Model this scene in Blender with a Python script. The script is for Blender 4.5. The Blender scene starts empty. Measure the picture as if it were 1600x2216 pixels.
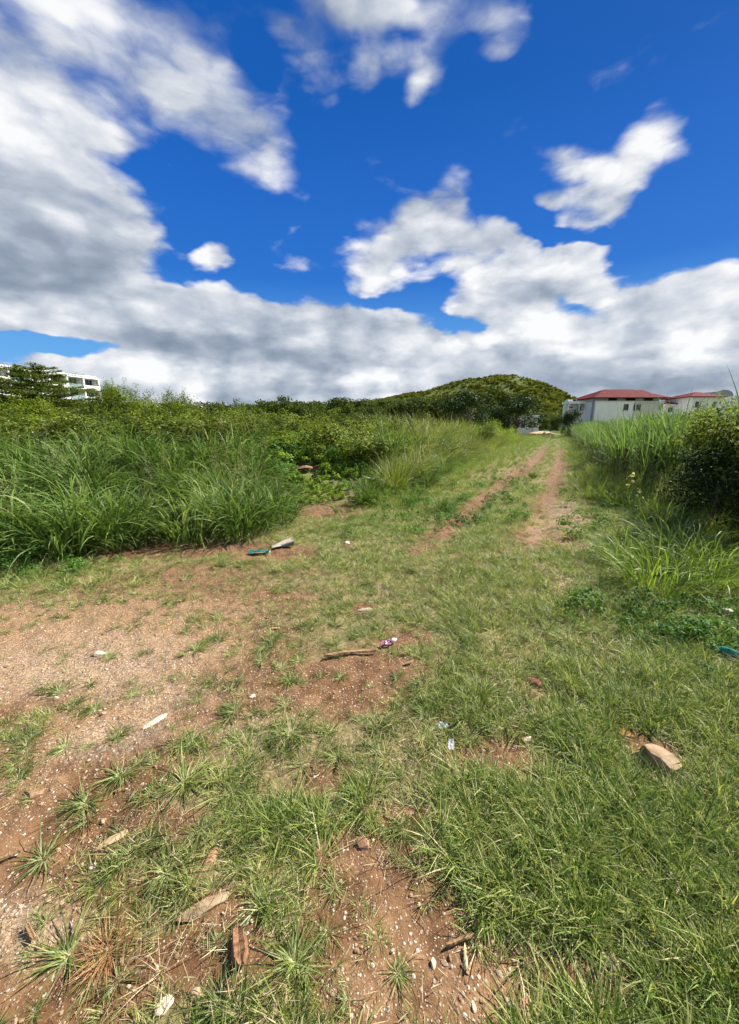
import bpy, math, random
import numpy as np
from mathutils import Vector, Matrix

R = math.radians
scene = bpy.context.scene
COL = scene.collection

# ------------------------------------------------------------------ camera
W_PX, H_PX, FPX = 1600.0, 2216.0, 832.0
PITCH, CAMH = R(12.7), 1.5
cam_d = bpy.data.cameras.new("camera")
cam = bpy.data.objects.new("camera", cam_d)
COL.objects.link(cam)
cam.location = (0, 0, CAMH)
cam.rotation_euler = (R(90) - PITCH, 0, 0)
cam_d.sensor_fit = 'HORIZONTAL'
cam_d.sensor_width = 36.0
cam_d.lens = 36.0 * FPX / W_PX
cam_d.clip_start = 0.05
cam_d.clip_end = 9000
scene.camera = cam

CP, SP = math.cos(PITCH), math.sin(PITCH)
def ray(px, py):
    u = (px - 800) / FPX; v = (1108 - py) / FPX
    return np.array([u, CP + v * SP, -SP + v * CP])
def at(px, py, Y):
    d = ray(px, py); k = Y / d[1]
    return np.array([d[0] * k, Y, CAMH + d[2] * k])
def gr(px, py):
    d = ray(px, py); k = -CAMH / d[2]
    return (d[0] * k, d[1] * k)
def proj(x, y, z=0.0):
    dz = z - CAMH
    depth = y * CP - dz * SP
    depth = np.where(np.abs(depth) < 1e-3, 1e-3, depth)
    up = y * SP + dz * CP
    px = 800 + FPX * x / depth
    py = 1108 - FPX * up / depth
    bad = depth < 0.05
    return np.where(bad, -9999, px), np.where(bad, 9999, py)

# ------------------------------------------------------------------ light
SUN_AZ, SUN_EL = R(64), R(44)
scene.view_settings.view_transform = 'Standard'
scene.view_settings.look = 'None'
scene.view_settings.gamma = 1.0
scene.view_settings.exposure = 1.2
scene.cycles.max_bounces = 6
scene.cycles.transparent_max_bounces = 6
scene.cycles.diffuse_bounces = 3
scene.cycles.use_denoising = True
scene.cycles.use_adaptive_sampling = True
scene.cycles.adaptive_threshold = 0.03

sd = bpy.data.lights.new("sun", 'SUN')
sd.energy = 4.8; sd.angle = R(0.6); sd.color = (1.0, 0.93, 0.82)
so = bpy.data.objects.new("sun", sd); COL.objects.link(so)
S = Vector((math.sin(SUN_AZ) * math.cos(SUN_EL), math.cos(SUN_AZ) * math.cos(SUN_EL), math.sin(SUN_EL)))
so.rotation_euler = S.to_track_quat('Z', 'Y').to_euler()
so.location = (30, 20, 60)

world = bpy.data.worlds.new("World"); scene.world = world
world.use_nodes = True
wt = world.node_tree; wn = wt.nodes; wl = wt.links
wn.clear()
def N(tree, typ, **kw):
    n = tree.nodes.new(typ)
    for k, v in kw.items(): setattr(n, k, v)
    return n
def math_(tree, op, a, b=None, c=None, clamp=False):
    n = tree.nodes.new('ShaderNodeMath'); n.operation = op; n.use_clamp = clamp
    for i, v in enumerate((a, b, c)):
        if v is None: continue
        if isinstance(v, (int, float)): n.inputs[i].default_value = v
        else: tree.links.new(v, n.inputs[i])
    return n.outputs[0]
def vmath(tree, op, a, b=None, out=0, scale=None):
    n = tree.nodes.new('ShaderNodeVectorMath'); n.operation = op
    for i, v in enumerate((a, b)):
        if v is None: continue
        if isinstance(v, (tuple, list)): n.inputs[i].default_value = v
        else: tree.links.new(v, n.inputs[i])
    if scale is not None:
        if isinstance(scale, (int, float)): n.inputs['Scale'].default_value = scale
        else: tree.links.new(scale, n.inputs['Scale'])
    return n.outputs['Value'] if out else n.outputs[0]
def smooth(tree, v, lo, hi, a=0.0, b=1.0):
    n = tree.nodes.new('ShaderNodeMapRange'); n.interpolation_type = 'SMOOTHSTEP'
    tree.links.new(v, n.inputs[0])
    for i, x in enumerate((lo, hi, a, b)): n.inputs[i + 1].default_value = x
    return n.outputs[0]
def ramp(tree, v, stops):
    n = tree.nodes.new('ShaderNodeValToRGB')
    e = n.color_ramp.elements
    while len(e) < len(stops): e.new(0.5)
    for i, (p, c) in enumerate(stops):
        e[i].position = p; e[i].color = (*c, 1)
    if v is not None: tree.links.new(v, n.inputs[0])
    return n.outputs[0]
def mixc(tree, f, a, b, bt='MIX'):
    n = tree.nodes.new('ShaderNodeMix'); n.data_type = 'RGBA'; n.blend_type = bt
    for i, v in ((0, f), (6, a), (7, b)):
        if isinstance(v, (int, float)): n.inputs[i].default_value = v
        elif isinstance(v, (tuple, list)): n.inputs[i].default_value = (*v, 1) if len(v) == 3 else v
        else: tree.links.new(v, n.inputs[i])
    return n.outputs[2]
def noise_(tree, vec, scale, detail=4, rough=0.55, dist=0.0, out=0):
    n = tree.nodes.new('ShaderNodeTexNoise')
    n.inputs['Scale'].default_value = scale; n.inputs['Detail'].default_value = detail
    n.inputs['Roughness'].default_value = rough; n.inputs['Distortion'].default_value = dist
    if vec is not None: tree.links.new(vec, n.inputs['Vector'])
    return n.outputs[out]

tc = N(wt, 'ShaderNodeTexCoord')
D = vmath(wt, 'NORMALIZE', tc.outputs['Generated'])
sky = N(wt, 'ShaderNodeTexSky', sky_type='NISHITA', sun_disc=False)
sky.sun_elevation = SUN_EL; sky.sun_rotation = SUN_AZ
sky.air_density = 1.0; sky.dust_density = 0.3; sky.ozone_density = 3.0
sepD = N(wt, 'ShaderNodeSeparateXYZ'); wl.new(D, sepD.inputs[0])
zz = sepD.outputs[2]
# flattening of the cloud field towards the horizon
den = math_(wt, 'ADD', math_(wt, 'MAXIMUM', zz, 0.0), 0.80)
comb = N(wt, 'ShaderNodeCombineXYZ')
wl.new(math_(wt, 'DIVIDE', sepD.outputs[0], den), comb.inputs[0])
wl.new(math_(wt, 'DIVIDE', sepD.outputs[1], den), comb.inputs[1])
wl.new(math_(wt, 'MULTIPLY', zz, 1.55), comb.inputs[2])
CPv = comb.outputs[0]

# reusable cloud detail: billows plus wisps
g = bpy.data.node_groups.new("cloud_detail", 'ShaderNodeTree')
g.interface.new_socket("Vector", in_out='INPUT', socket_type='NodeSocketVector')
g.interface.new_socket("Value", in_out='OUTPUT', socket_type='NodeSocketFloat')
gi = N(g, 'NodeGroupInput'); go_ = N(g, 'NodeGroupOutput')
warp = noise_(g, gi.outputs[0], 5.0, 4, 0.6, 0, 1)
wv = vmath(g, 'ADD', gi.outputs[0], vmath(g, 'SCALE', vmath(g, 'SUBTRACT', warp, (.5, .5, .5)), None, 0, 0.11))
fb = noise_(g, wv, 5.2, 8, 0.58)
def billow(vec, sc):
    v = N(g, 'ShaderNodeTexVoronoi', feature='F1')
    v.inputs['Scale'].default_value = sc; 
    g.links.new(vec, v.inputs['Vector'])
    return math_(g, 'SUBTRACT', 0.75, v.outputs['Distance'])
b1 = billow(wv, 8.5); b2 = billow(wv, 20.0)
tot = math_(g, 'ADD', math_(g, 'MULTIPLY', fb, 1.25), math_(g, 'ADD', math_(g, 'MULTIPLY', b1, 0.48), math_(g, 'MULTIPLY', b2, 0.24)))
tot = math_(g, 'SUBTRACT', tot, 0.34)
g.links.new(tot, go_.inputs[0])
def detail(vec):
    n = N(wt, 'ShaderNodeGroup'); n.node_tree = g; wl.new(vec, n.inputs[0]); return n.outputs[0]
n0 = detail(CPv)
n1 = detail(vmath(wt, 'ADD', CPv, (0.045, 0.0, 0.055)))

def blob_sum(lst, vec, seed_=None):
    acc = None
    for (px, py, rx, ry, rot, w) in lst:
        c = ray(px, py); c /= np.linalg.norm(c)
        a = R(rot)
        e1 = ray(px + rx * math.cos(a), py + rx * math.sin(a)); e1 /= np.linalg.norm(e1)
        e2 = ray(px - ry * math.sin(a), py + ry * math.cos(a)); e2 /= np.linalg.norm(e2)
        t1 = e1 - c; r1 = np.linalg.norm(t1); t1 -= c * t1.dot(c); t1 /= np.linalg.norm(t1)
        t3 = c; t2 = np.cross(t3, t1)
        r2 = np.linalg.norm(e2 - c)
        M = Matrix(((t1[0], t2[0], t3[0]), (t1[1], t2[1], t3[1]), (t1[2], t2[2], t3[2])))
        m = N(wt, 'ShaderNodeMapping', vector_type='TEXTURE')
        m.inputs['Location'].default_value = c
        m.inputs['Rotation'].default_value = M.to_euler('XYZ')
        m.inputs['Scale'].default_value = (r1 * 1.25, r2 * 1.25, 1.2)
        if acc is None and seed_ is None: wl.new(vec, m.inputs[0])
        else:      # the tiny term makes the shader evaluate the clouds one after another
            wl.new(vmath(wt, 'ADD', vec, vmath(wt, 'SCALE', (1e-7, 1e-7, 1e-7), None, 0, acc if acc is not None else seed_)), m.inputs[0])
        ln = vmath(wt, 'LENGTH', m.outputs[0], None, 1)
        v = math_(wt, 'MULTIPLY', math_(wt, 'SUBTRACT', 1.0, ln, None, True), w)
        acc = v if acc is None else math_(wt, 'ADD', acc, v)
    return acc
CL = [  # px, py, rx, ry, rot, weight
 (40, 90, 330, 210, 0, 1.1), (330, 80, 230, 170, 25, 1.0), (480, 235, 190, 120, 38, 1.05), (570, 310, 100, 65, 30, .9),
 (640, 20, 230, 60, 0, 1.05), (860, 0, 250, 60, 0, 1.0), (1050, 30, 140, 80, 0, .95), (1100, 90, 70, 50, 0, .8),
 (660, 115, 105, 75, 0, 1.25), (800, 140, 54, 80, 10, 1.2), (912, 130, 80, 95, 0, 1.15), (890, 200, 32, 50, 0, .7), (720, 205, 75, 60, 0, .65),
 (40, 330, 230, 150, 20, 1.2), (60, 460, 270, 150, 5, 1.6), (220, 490, 160, 95, 10, 1.4), (60, 570, 200, 80, 0, 1.0),
 (255, 320, 110, 30, 22, .8), (320, 385, 60, 25, 0, .5), (170, 250, 120, 40, 30, .6),
 (475, 557, 52, 36, 0, 1.5), (650, 505, 50, 20, -25, .5), (600, 600, 70, 20, 0, .35),
 (130, 660, 240, 60, 8, 1.2), (380, 695, 330, 78, 6, 1.5), (620, 720, 330, 80, 5, 1.5), (850, 740, 250, 70, 3, 1.1),
 (990, 405, 62, 60, -60, 1.15), (930, 440, 70, 60, 0, 1.0), (870, 490, 120, 80, 0, 1.3), (815, 575, 85, 60, 0, 1.15), (990, 530, 110, 70, 0, 1.3), (1085, 530, 80, 50, 20, 1.1),
 (1190, 590, 125, 75, -15, 1.6), (1080, 645, 110, 60, -10, 1.4), (1250, 560, 60, 50, 0, 1.0), (1280, 620, 60, 50, 0, .9),
 (1230, 342, 76, 48, 0, 1.3), (1268, 440, 118, 72, 0, 1.35), (1180, 440, 34, 24, 0, .8), (1350, 370, 95, 68, -30, 1.25), (1430, 296, 96, 72, -35, 1.2), (1330, 470, 50, 30, 0, .7),
 (1440, 640, 200, 55, 0, 1.2), (1560, 670, 170, 90, 0, 1.5), (1330, 730, 300, 80, 0, 1.3), (1500, 770, 90, 50, 0, 1.3), (1120, 720, 120, 50, 0, 1.0),
 (350, 825, 160, 50, 3, 1.5), (620, 800, 330, 65, 3, 1.5), (950, 800, 330, 65, 0, 1.5), (1300, 810, 330, 70, 0, 1.5), (1560, 810, 200, 60, 0, 1.4), (1065, 742, 40, 25, 0, .8),
 (-20, 715, 75, 36, 0, 1.2), (180, 800, 150, 40, 0, .8), (700, 870, 1000, 75, 0, 1.2),
 (760, 75, 200, 60, 0, .4),
 # openings of blue
 (90, 752, 150, 20, 4, -1.15), (1560, 742, 45, 24, 0, -1.0), (1000, 705, 80, 26, 5, -.75), (330, 385, 70, 32, 30, -.7), (545, 130, 50, 80, 20, -.55), (1235, 521, 130, 14, 0, -1.2), (850, 655, 90, 16, 4, -1.0),
 (560, 600, 160, 20, 6, -.6), (1150, 500, 60, 30, 20, -.6), (420, 490, 60, 50, 0, -.9), (400, 600, 50, 14, 0, -.5), (640, 860, 240, 10, 0, -.5), (850, 250, 140, 30, 0, -.6),
 # sky outside the photograph
 (-500, 500, 400, 250, 0, 1.3), (-700, 100, 400, 300, 0, 1.2), (2200, 700, 400, 120, 0, 1.3), (2600, 300, 300, 200, 0, 1.1), (300, -500, 500, 200, 0, 1.1),
]
DKB = [(40, 580, 270, 90, 10, .95), (170, 540, 180, 60, -5, .45), (470, 762, 300, 34, 4, .95), (560, 740, 220, 50, 0, .3), (100, 470, 260, 110, 0, .3),
 (880, 520, 90, 50, 0, .25), (1060, 665, 110, 36, 0, .4), (1190, 640, 120, 36, 0, .3), (1250, 825, 420, 50, 0, .75), (1050, 770, 200, 30, 0, .35), (1500, 835, 250, 40, 0, .7),
 (420, 300, 240, 90, 30, .3), (100, 130, 300, 60, 20, .2), (700, 840, 350, 35, 0, .55), (700, 660, 240, 50, 0, .25), (1280, 490, 90, 30, 0, .3), (20, 735, 70, 20, 0, .4),
 (640, 20, 260, 70, 0, .4), (1400, 700, 220, 40, 0, .25), (900, 690, 150, 40, 0, .3), (220, 850, 140, 40, 0, .4), (530, 860, 120, 30, 0, .4)]
BRB = [(330, 812, 120, 42, 8, .95), (430, 838, 50, 32, 0, 1.0), (1170, 702, 66, 26, 0, .8), (1062, 742, 36, 24, 0, 1.1), (1505, 765, 75, 48, 0, .75), (1240, 560, 70, 45, 0, .6), (1160, 590, 70, 40, 0, .5),
 (850, 822, 100, 26, 0, 1.0), (1310, 665, 40, 14, -20, .7), (150, 20, 200, 80, 0, .3), (60, 260, 220, 80, 20, .35), (300, 450, 80, 50, 30, .35), (1000, 400, 50, 45, 0, .3), (1430, 300, 60, 50, 0, .4),
 (790, 530, 60, 60, 0, .3), (1000, 750, 60, 20, 0, .4), (60, 660, 200, 40, 0, .3), (1270, 420, 70, 30, 0, .3), (980, 20, 150, 50, 0, .3), (1580, 640, 90, 30, 0, .4), (650, 640, 120, 20, 4, .3)]
wD = vmath(wt, 'ADD', D, vmath(wt, 'SCALE', vmath(wt, 'SUBTRACT', noise_(wt, CPv, 4.5, 4, 0.6, 0, 1), (.5, .5, .5)), None, 0, 0.085))
# unseen cloud cover added behind the viewer for whiter, brighter fill light
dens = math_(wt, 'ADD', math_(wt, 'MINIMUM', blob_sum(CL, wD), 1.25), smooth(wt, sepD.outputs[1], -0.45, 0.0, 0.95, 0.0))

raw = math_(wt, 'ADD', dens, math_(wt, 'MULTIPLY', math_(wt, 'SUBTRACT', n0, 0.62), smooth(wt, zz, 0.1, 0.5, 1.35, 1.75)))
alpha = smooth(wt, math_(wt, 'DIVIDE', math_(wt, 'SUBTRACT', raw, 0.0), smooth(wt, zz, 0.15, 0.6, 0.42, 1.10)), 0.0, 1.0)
rel = math_(wt, 'MULTIPLY', math_(wt, 'SUBTRACT', n0, n1), smooth(wt, zz, 0.05, 0.4, 0.60, 0.75))
dk = math_(wt, 'MINIMUM', blob_sum(DKB, wD, dens), 0.8)
br = blob_sum(BRB, wD, dk)
B = math_(wt, 'ADD', math_(wt, 'ADD', smooth(wt, zz, 0.05, 0.35, 0.92, 0.86), math_(wt, 'SUBTRACT', rel, math_(wt, 'MULTIPLY', dens, 0.07))), math_(wt, 'MULTIPLY', math_(wt, 'SUBTRACT', n0, 0.6), 0.25))
B = math_(wt, 'ADD', B, math_(wt, 'MULTIPLY', br, 0.42))
B = math_(wt, 'SUBTRACT', B, math_(wt, 'MULTIPLY', dk, 0.62), None, True)
cloudc = ramp(wt, B, [(0.0, (.20, .26, .34)), (0.35, (.34, .40, .49)), (0.62, (.54, .59, .67)), (0.82, (.76, .79, .84)), (1.0, (1.0, 1.0, 1.0))])
SKY_STR = 0.10
# sky tone: deep blue overhead, paler to the horizon, the physical sky adding its own sunward glow
EXPK = 1.0 / (SKY_STR * 2 ** scene.view_settings.exposure)
skyr = ramp(wt, zz, [(0, (.24, .52, .86)), (.15, (.125, .40, .84)), (.31, (.020, .172, .63)), (.46, (.011, .133, .56)), (.57, (.004, .105, .46)), (1, (.002, .06, .32))])
skyg = vmath(wt, 'SCALE', skyr, None, 0, EXPK)
lowc = mixc(wt, 0.03, skyg, sky.outputs[0])
cl = mixc(wt, 1.0, cloudc, (EXPK, EXPK, EXPK), 'MULTIPLY')
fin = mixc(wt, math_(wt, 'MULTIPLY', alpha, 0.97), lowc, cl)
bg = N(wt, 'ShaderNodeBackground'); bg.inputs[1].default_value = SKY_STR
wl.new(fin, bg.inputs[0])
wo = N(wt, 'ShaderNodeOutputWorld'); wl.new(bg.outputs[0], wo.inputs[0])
world.cycles.sampling_method = 'MANUAL'; world.cycles.sample_map_resolution = 512

# ------------------------------------------------------------------ helpers
rng = np.random.default_rng(7)
_tab = np.random.default_rng(11).random((256, 256))
def vn(x, y, s=0):
    x = np.asarray(x, float) + s * 37.7; y = np.asarray(y, float) + s * 91.3
    xi = np.floor(x).astype(int); yi = np.floor(y).astype(int)
    fx = x - xi; fy = y - yi; fx = fx * fx * (3 - 2 * fx); fy = fy * fy * (3 - 2 * fy)
    a = _tab[xi & 255, yi & 255]; b = _tab[(xi + 1) & 255, yi & 255]
    c = _tab[xi & 255, (yi + 1) & 255]; d = _tab[(xi + 1) & 255, (yi + 1) & 255]
    return (a * (1 - fx) + b * fx) * (1 - fy) + (c * (1 - fx) + d * fx) * fy
def fbm(x, y, o=4, s=0):
    t = 0; a = 0.5; n = 0
    for i in range(o):
        t = t + a * vn(x * 2 ** i, y * 2 ** i, s + i); n += a; a *= .5
    return t / n
def sst(x, a, b):
    t = np.clip((x - a) / (b - a), 0, 1); return t * t * (3 - 2 * t)
def seg_dist(x, y, pts):
    d = np.full(np.shape(x), 1e9)
    for (x0, y0), (x1, y1) in zip(pts[:-1], pts[1:]):
        dx, dy = x1 - x0, y1 - y0
        t = np.clip(((x - x0) * dx + (y - y0) * dy) / (dx * dx + dy * dy), 0, 1)
        d = np.minimum(d, np.hypot(x - x0 - t * dx, y - y0 - t * dy))
    return d
def poly_in(x, y, pts):
    ins = np.zeros(np.shape(x), bool)
    n = len(pts)
    for i in range(n):
        x0, y0 = pts[i]; x1, y1 = pts[(i + 1) % n]
        c = ((y0 > y) != (y1 > y)) & (x < (x1 - x0) * (y - y0) / (y1 - y0 + 1e-12) + x0)
        ins ^= c
    return ins
def poly_sd(x, y, pts):
    d = seg_dist(x, y, list(pts) + [pts[0]])
    return np.where(poly_in(x, y, pts), d, -d)

def tag(o, label=None, cat=None, group=None, kind=None):
    if label: o['label'] = label
    if cat: o['category'] = cat
    if group: o['group'] = group
    if kind: o['kind'] = kind
    return o
def mesh_from(name, V, F, attrs=None, mat=None, smooth_=False):
    """F: list of int arrays (each (n,k))"""
    me = bpy.data.meshes.new(name)
    V = np.asarray(V, np.float32)
    if isinstance(F, np.ndarray): F = [F]
    F = [np.asarray(f, np.int32) for f in F if len(f)]
    me.vertices.add(len(V)); me.vertices.foreach_set('co', V.ravel())
    nl = sum(f.size for f in F); npoly = sum(len(f) for f in F)
    me.loops.add(nl); me.polygons.add(npoly)
    me.loops.foreach_set('vertex_index', np.concatenate([f.ravel() for f in F]))
    st = []; o = 0
    for f in F:
        st.append(np.arange(len(f)) * f.shape[1] + o); o += f.size
    me.polygons.foreach_set('loop_start', np.concatenate(st).astype(np.int32))
    if attrs:
        for k, v in attrs.items():
            a = me.attributes.new(k, 'FLOAT', 'POINT'); a.data.foreach_set('value', np.asarray(v, np.float32))
    me.update(calc_edges=True)
    if smooth_: me.polygons.foreach_set('use_smooth', np.ones(npoly, bool))
    if mat: me.materials.append(mat)
    return me
def link(name, me, parent=None, loc=None):
    o = bpy.data.objects.new(name, me); COL.objects.link(o)
    if parent: o.parent = parent
    if loc is not None: o.location = loc
    return o
def empty(name, loc, rz=0, s=1.0):
    o = bpy.data.objects.new(name, None); COL.objects.link(o)
    o.location = loc; o.rotation_euler = (0, 0, rz); o.scale = (s, s, s)
    o.empty_display_size = .2
    return o
def copy_tree(o, parent=None):
    c = o.copy(); COL.objects.link(c); c.parent = parent
    for ch in list(o.children):
        copy_tree(ch, c)
    return c
class MB:
    def __init__(s): s.V = []; s.F = []
    def add(s, V, F):
        o = len(s.V); s.V += [tuple(map(float, v)) for v in V]; s.F += [tuple(i + o for i in f) for f in F]
    def box(s, x0, x1, y0, y1, z0, z1):
        s.add([(x0, y0, z0), (x1, y0, z0), (x1, y1, z0), (x0, y1, z0), (x0, y0, z1), (x1, y0, z1), (x1, y1, z1), (x0, y1, z1)],
              [(0, 3, 2, 1), (4, 5, 6, 7), (0, 1, 5, 4), (1, 2, 6, 5), (2, 3, 7, 6), (3, 0, 4, 7)])
    def tube(s, pts, rad, n=7, cap=True):
        pts = [Vector(p) for p in pts]; V = []; F = []
        up = Vector((.3, .2, 1)).normalized()
        for i, p in enumerate(pts):
            t = (pts[min(i + 1, len(pts) - 1)] - pts[max(i - 1, 0)]).normalized()
            a = t.cross(up)
            if a.length < .05: a = t.cross(Vector((1, 0, 0)))
            a.normalize(); b = t.cross(a)
            for k in range(n):
                q = 2 * math.pi * k / n
                V.append(p + (a * math.cos(q) + b * math.sin(q)) * rad[i])
        for i in range(len(pts) - 1):
            for k in range(n):
                F.append((i * n + k, i * n + (k + 1) % n, (i + 1) * n + (k + 1) % n, (i + 1) * n + k))
        if cap:
            F.append(tuple(range(n))[::-1]); F.append(tuple((len(pts) - 1) * n + k for k in range(n)))
        s.add(V, F)
    def mesh(s, name, mat, smooth_=False):
        me = bpy.data.meshes.new(name); me.from_pydata(s.V, [], s.F); me.update()
        if smooth_: me.polygons.foreach_set('use_smooth', np.ones(len(s.F), bool))
        me.materials.append(mat); return me
    def build(s, name, mat, parent=None, smooth_=False, loc=None):
        return link(name, s.mesh(name, mat, smooth_), parent, loc)

# ------------------------------------------------------------------ materials
def newmat(name):
    m = bpy.data.materials.new(name); m.use_nodes = True
    t = m.node_tree; t.nodes.clear()
    return m, t
def finish(t, col, rough=0.8, spec=0.3, bump=None, bstr=0.3, bdist=0.01, transl=0.0, tcol=None, metal=0):
    p = N(t, 'ShaderNodeBsdfPrincipled')
    if isinstance(col, tuple): p.inputs['Base Color'].default_value = (*col, 1)
    else: t.links.new(col, p.inputs['Base Color'])
    if isinstance(rough, (int, float)): p.inputs['Roughness'].default_value = rough
    else: t.links.new(rough, p.inputs['Roughness'])
    p.inputs['Specular IOR Level'].default_value = spec; p.inputs['Metallic'].default_value = metal
    if bump is not None:
        b = N(t, 'ShaderNodeBump'); b.inputs['Strength'].default_value = bstr; b.inputs['Distance'].default_value = bdist
        t.links.new(bump, b.inputs['Height']); t.links.new(b.outputs[0], p.inputs['Normal'])
    out = p.outputs[0]
    if transl > 0:
        tr = N(t, 'ShaderNodeBsdfTranslucent'); mx = N(t, 'ShaderNodeMixShader'); mx.inputs[0].default_value = transl
        t.links.new(tcol if tcol is not None else col, tr.inputs[0])
        t.links.new(out, mx.inputs[1]); t.links.new(tr.outputs[0], mx.inputs[2]); out = mx.outputs[0]
    o = N(t, 'ShaderNodeOutputMaterial'); t.links.new(out, o.inputs[0])
def attr(t, name):
    a = N(t, 'ShaderNodeAttribute', attribute_name=name); return a.outputs['Fac']
def leafmat(name, stops, base=None, transl=0.35, vary=0.35, nscale=0.8, rough=0.5, spec=0.35, tip=None):
    m, t = newmat(name)
    r = attr(t, 'r')
    geo = N(t, 'ShaderNodeNewGeometry'); oi = N(t, 'ShaderNodeObjectInfo')
    nz = noise_(t, geo.outputs['Position'], nscale, 3, .6)
    rr = math_(t, 'ADD', r, math_(t, 'MULTIPLY', math_(t, 'SUBTRACT', nz, .5), 0.7))
    rr = math_(t, 'ADD', rr, math_(t, 'MULTIPLY', math_(t, 'SUBTRACT', oi.outputs['Random'], .5), 0.25), None, True)
    c = ramp(t, rr, stops)
    if base:
        c = mixc(t, smooth(t, attr(t, 't'), 0.02, 0.42, 1.0, 0.0), c, base)
    if tip:
        c = mixc(t, smooth(t, attr(t, 't'), 0.6, 1.0, 0.0, 0.8), c, tip)
    v = math_(t, 'ADD', 1 - vary / 2, math_(t, 'MULTIPLY', oi.outputs['Random'], vary))
    c = vmath(t, 'SCALE', c, None, 0, v)
    tc_ = vmath(t, 'MULTIPLY', c, (1.5, 1.55, 0.7))
    finish(t, c, rough, spec, transl=transl, tcol=tc_)
    return m

G = dict
m_lawn = leafmat('lawn_blade', [(0, (.085, .130, .022)), (.35, (.165, .220, .038)), (.62, (.28, .32, .075)), (.85, (.42, .40, .15)), (1, (.54, .46, .25))],
                 base=(.40, .42, .20), nscale=1.3, transl=.3)
m_lush = leafmat('lush_blade', [(0, (.065, .118, .020)), (.35, (.135, .215, .036)), (.65, (.25, .32, .072)), (.9, (.42, .40, .18)), (1, (.52, .46, .26))],
                 base=(.30, .34, .13), nscale=1.0, transl=.3)
m_rose = leafmat('rosette_blade', [(0, (.062, .105, .022)), (.5, (.125, .180, .034)), (.85, (.24, .28, .075)), (1, (.36, .34, .15))],
                 base=(.40, .43, .21), nscale=2.0, transl=.25)
m_straw = leafmat('dry_straw', [(0, (.20, .14, .075)), (.5, (.34, .26, .145)), (1, (.50, .42, .26))], transl=.15, nscale=3)
m_tall = leafmat('tall_grass_blade', [(0, (.036, .075, .016)), (.45, (.085, .155, .030)), (.78, (.17, .245, .06)), (1, (.38, .35, .17))],
                 nscale=.6, transl=.32, tip=(.18, .26, .07), rough=.55, spec=.2)
m_cane = leafmat('cane_blade', [(0, (.045, .095, .030)), (.5, (.105, .18, .060)), (.85, (.18, .27, .10)), (1, (.34, .32, .16))],
                 nscale=.5, transl=.34, rough=.58, spec=.18, base=(.11, .11, .045))
m_dryg = leafmat('dry_tall_blade', [(0, (.09, .14, .03)), (.4, (.17, .20, .05)), (.75, (.33, .30, .11)), (1, (.50, .42, .22))], nscale=.8, transl=.3)
m_mid = leafmat('verge_blade', [(0, (.085, .15, .022)), (.5, (.15, .22, .035)), (.85, (.24, .29, .06)), (1, (.38, .34, .14))], nscale=.5, transl=.32)
m_vine = leafmat('vine_leaf', [(0, (.075, .135, .016)), (.5, (.155, .24, .026)), (1, (.26, .34, .045))], nscale=.9, transl=.34, rough=.6, spec=.15)
m_herb = leafmat('herb_leaf', [(0, (.035, .10, .02)), (.6, (.075, .17, .03)), (1, (.13, .23, .04))], nscale=1.2, transl=.3, rough=.6, spec=.15)
m_shrub = leafmat('shrub_leaf', [(0, (.045, .075, .012)), (.5, (.090, .130, .017)), (.85, (.155, .195, .028)), (1, (.26, .28, .09))], nscale=.5, transl=.3, rough=.65, spec=.12)
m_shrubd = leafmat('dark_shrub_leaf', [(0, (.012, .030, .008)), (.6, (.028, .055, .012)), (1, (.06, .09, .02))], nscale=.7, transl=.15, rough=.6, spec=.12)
m_tree = leafmat('tree_leaf', [(0, (.028, .052, .010)), (.5, (.06, .09, .015)), (1, (.115, .14, .022))], nscale=.2, transl=.25, rough=.7, spec=.1)
m_ylw = leafmat('yellow_green_leaf', [(0, (.07, .12, .012)), (.5, (.13, .19, .018)), (1, (.22, .27, .03))], nscale=.4, transl=.35, rough=.65, spec=.12)
m_tier = leafmat('tiered_tree_leaf', [(0, (.035, .065, .012)), (.5, (.075, .115, .018)), (1, (.14, .18, .03))], nscale=.4, transl=.28, rough=.65, spec=.12)
m_forest = leafmat('forest_leaf', [(0, (.060, .080, .012)), (.5, (.125, .145, .020)), (1, (.24, .25, .035))], nscale=.02, transl=.25, vary=.6, rough=.8, spec=.05)
m_flower = leafmat('pale_petal', [(0, (.75, .74, .55)), (1, (.85, .85, .75))], transl=.3)
m_yellow = leafmat('yellow_petal', [(0, (.75, .68, .15)), (1, (.8, .78, .35))], transl=.3)

def bark(name, c0, c1):
    m, t = newmat(name)
    tc_ = N(t, 'ShaderNodeTexCoord')
    mp = N(t, 'ShaderNodeMapping'); mp.inputs['Scale'].default_value = (6, 6, 1.5); t.links.new(tc_.outputs['Object'], mp.inputs[0])
    n = noise_(t, mp.outputs[0], 5, 6, .65)
    finish(t, ramp(t, n, [(.3, c0), (.7, c1)]), .9, .2, n, .5, .02)
    return m
m_bark = bark('bark', (.06, .045, .03), (.16, .13, .10))

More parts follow.
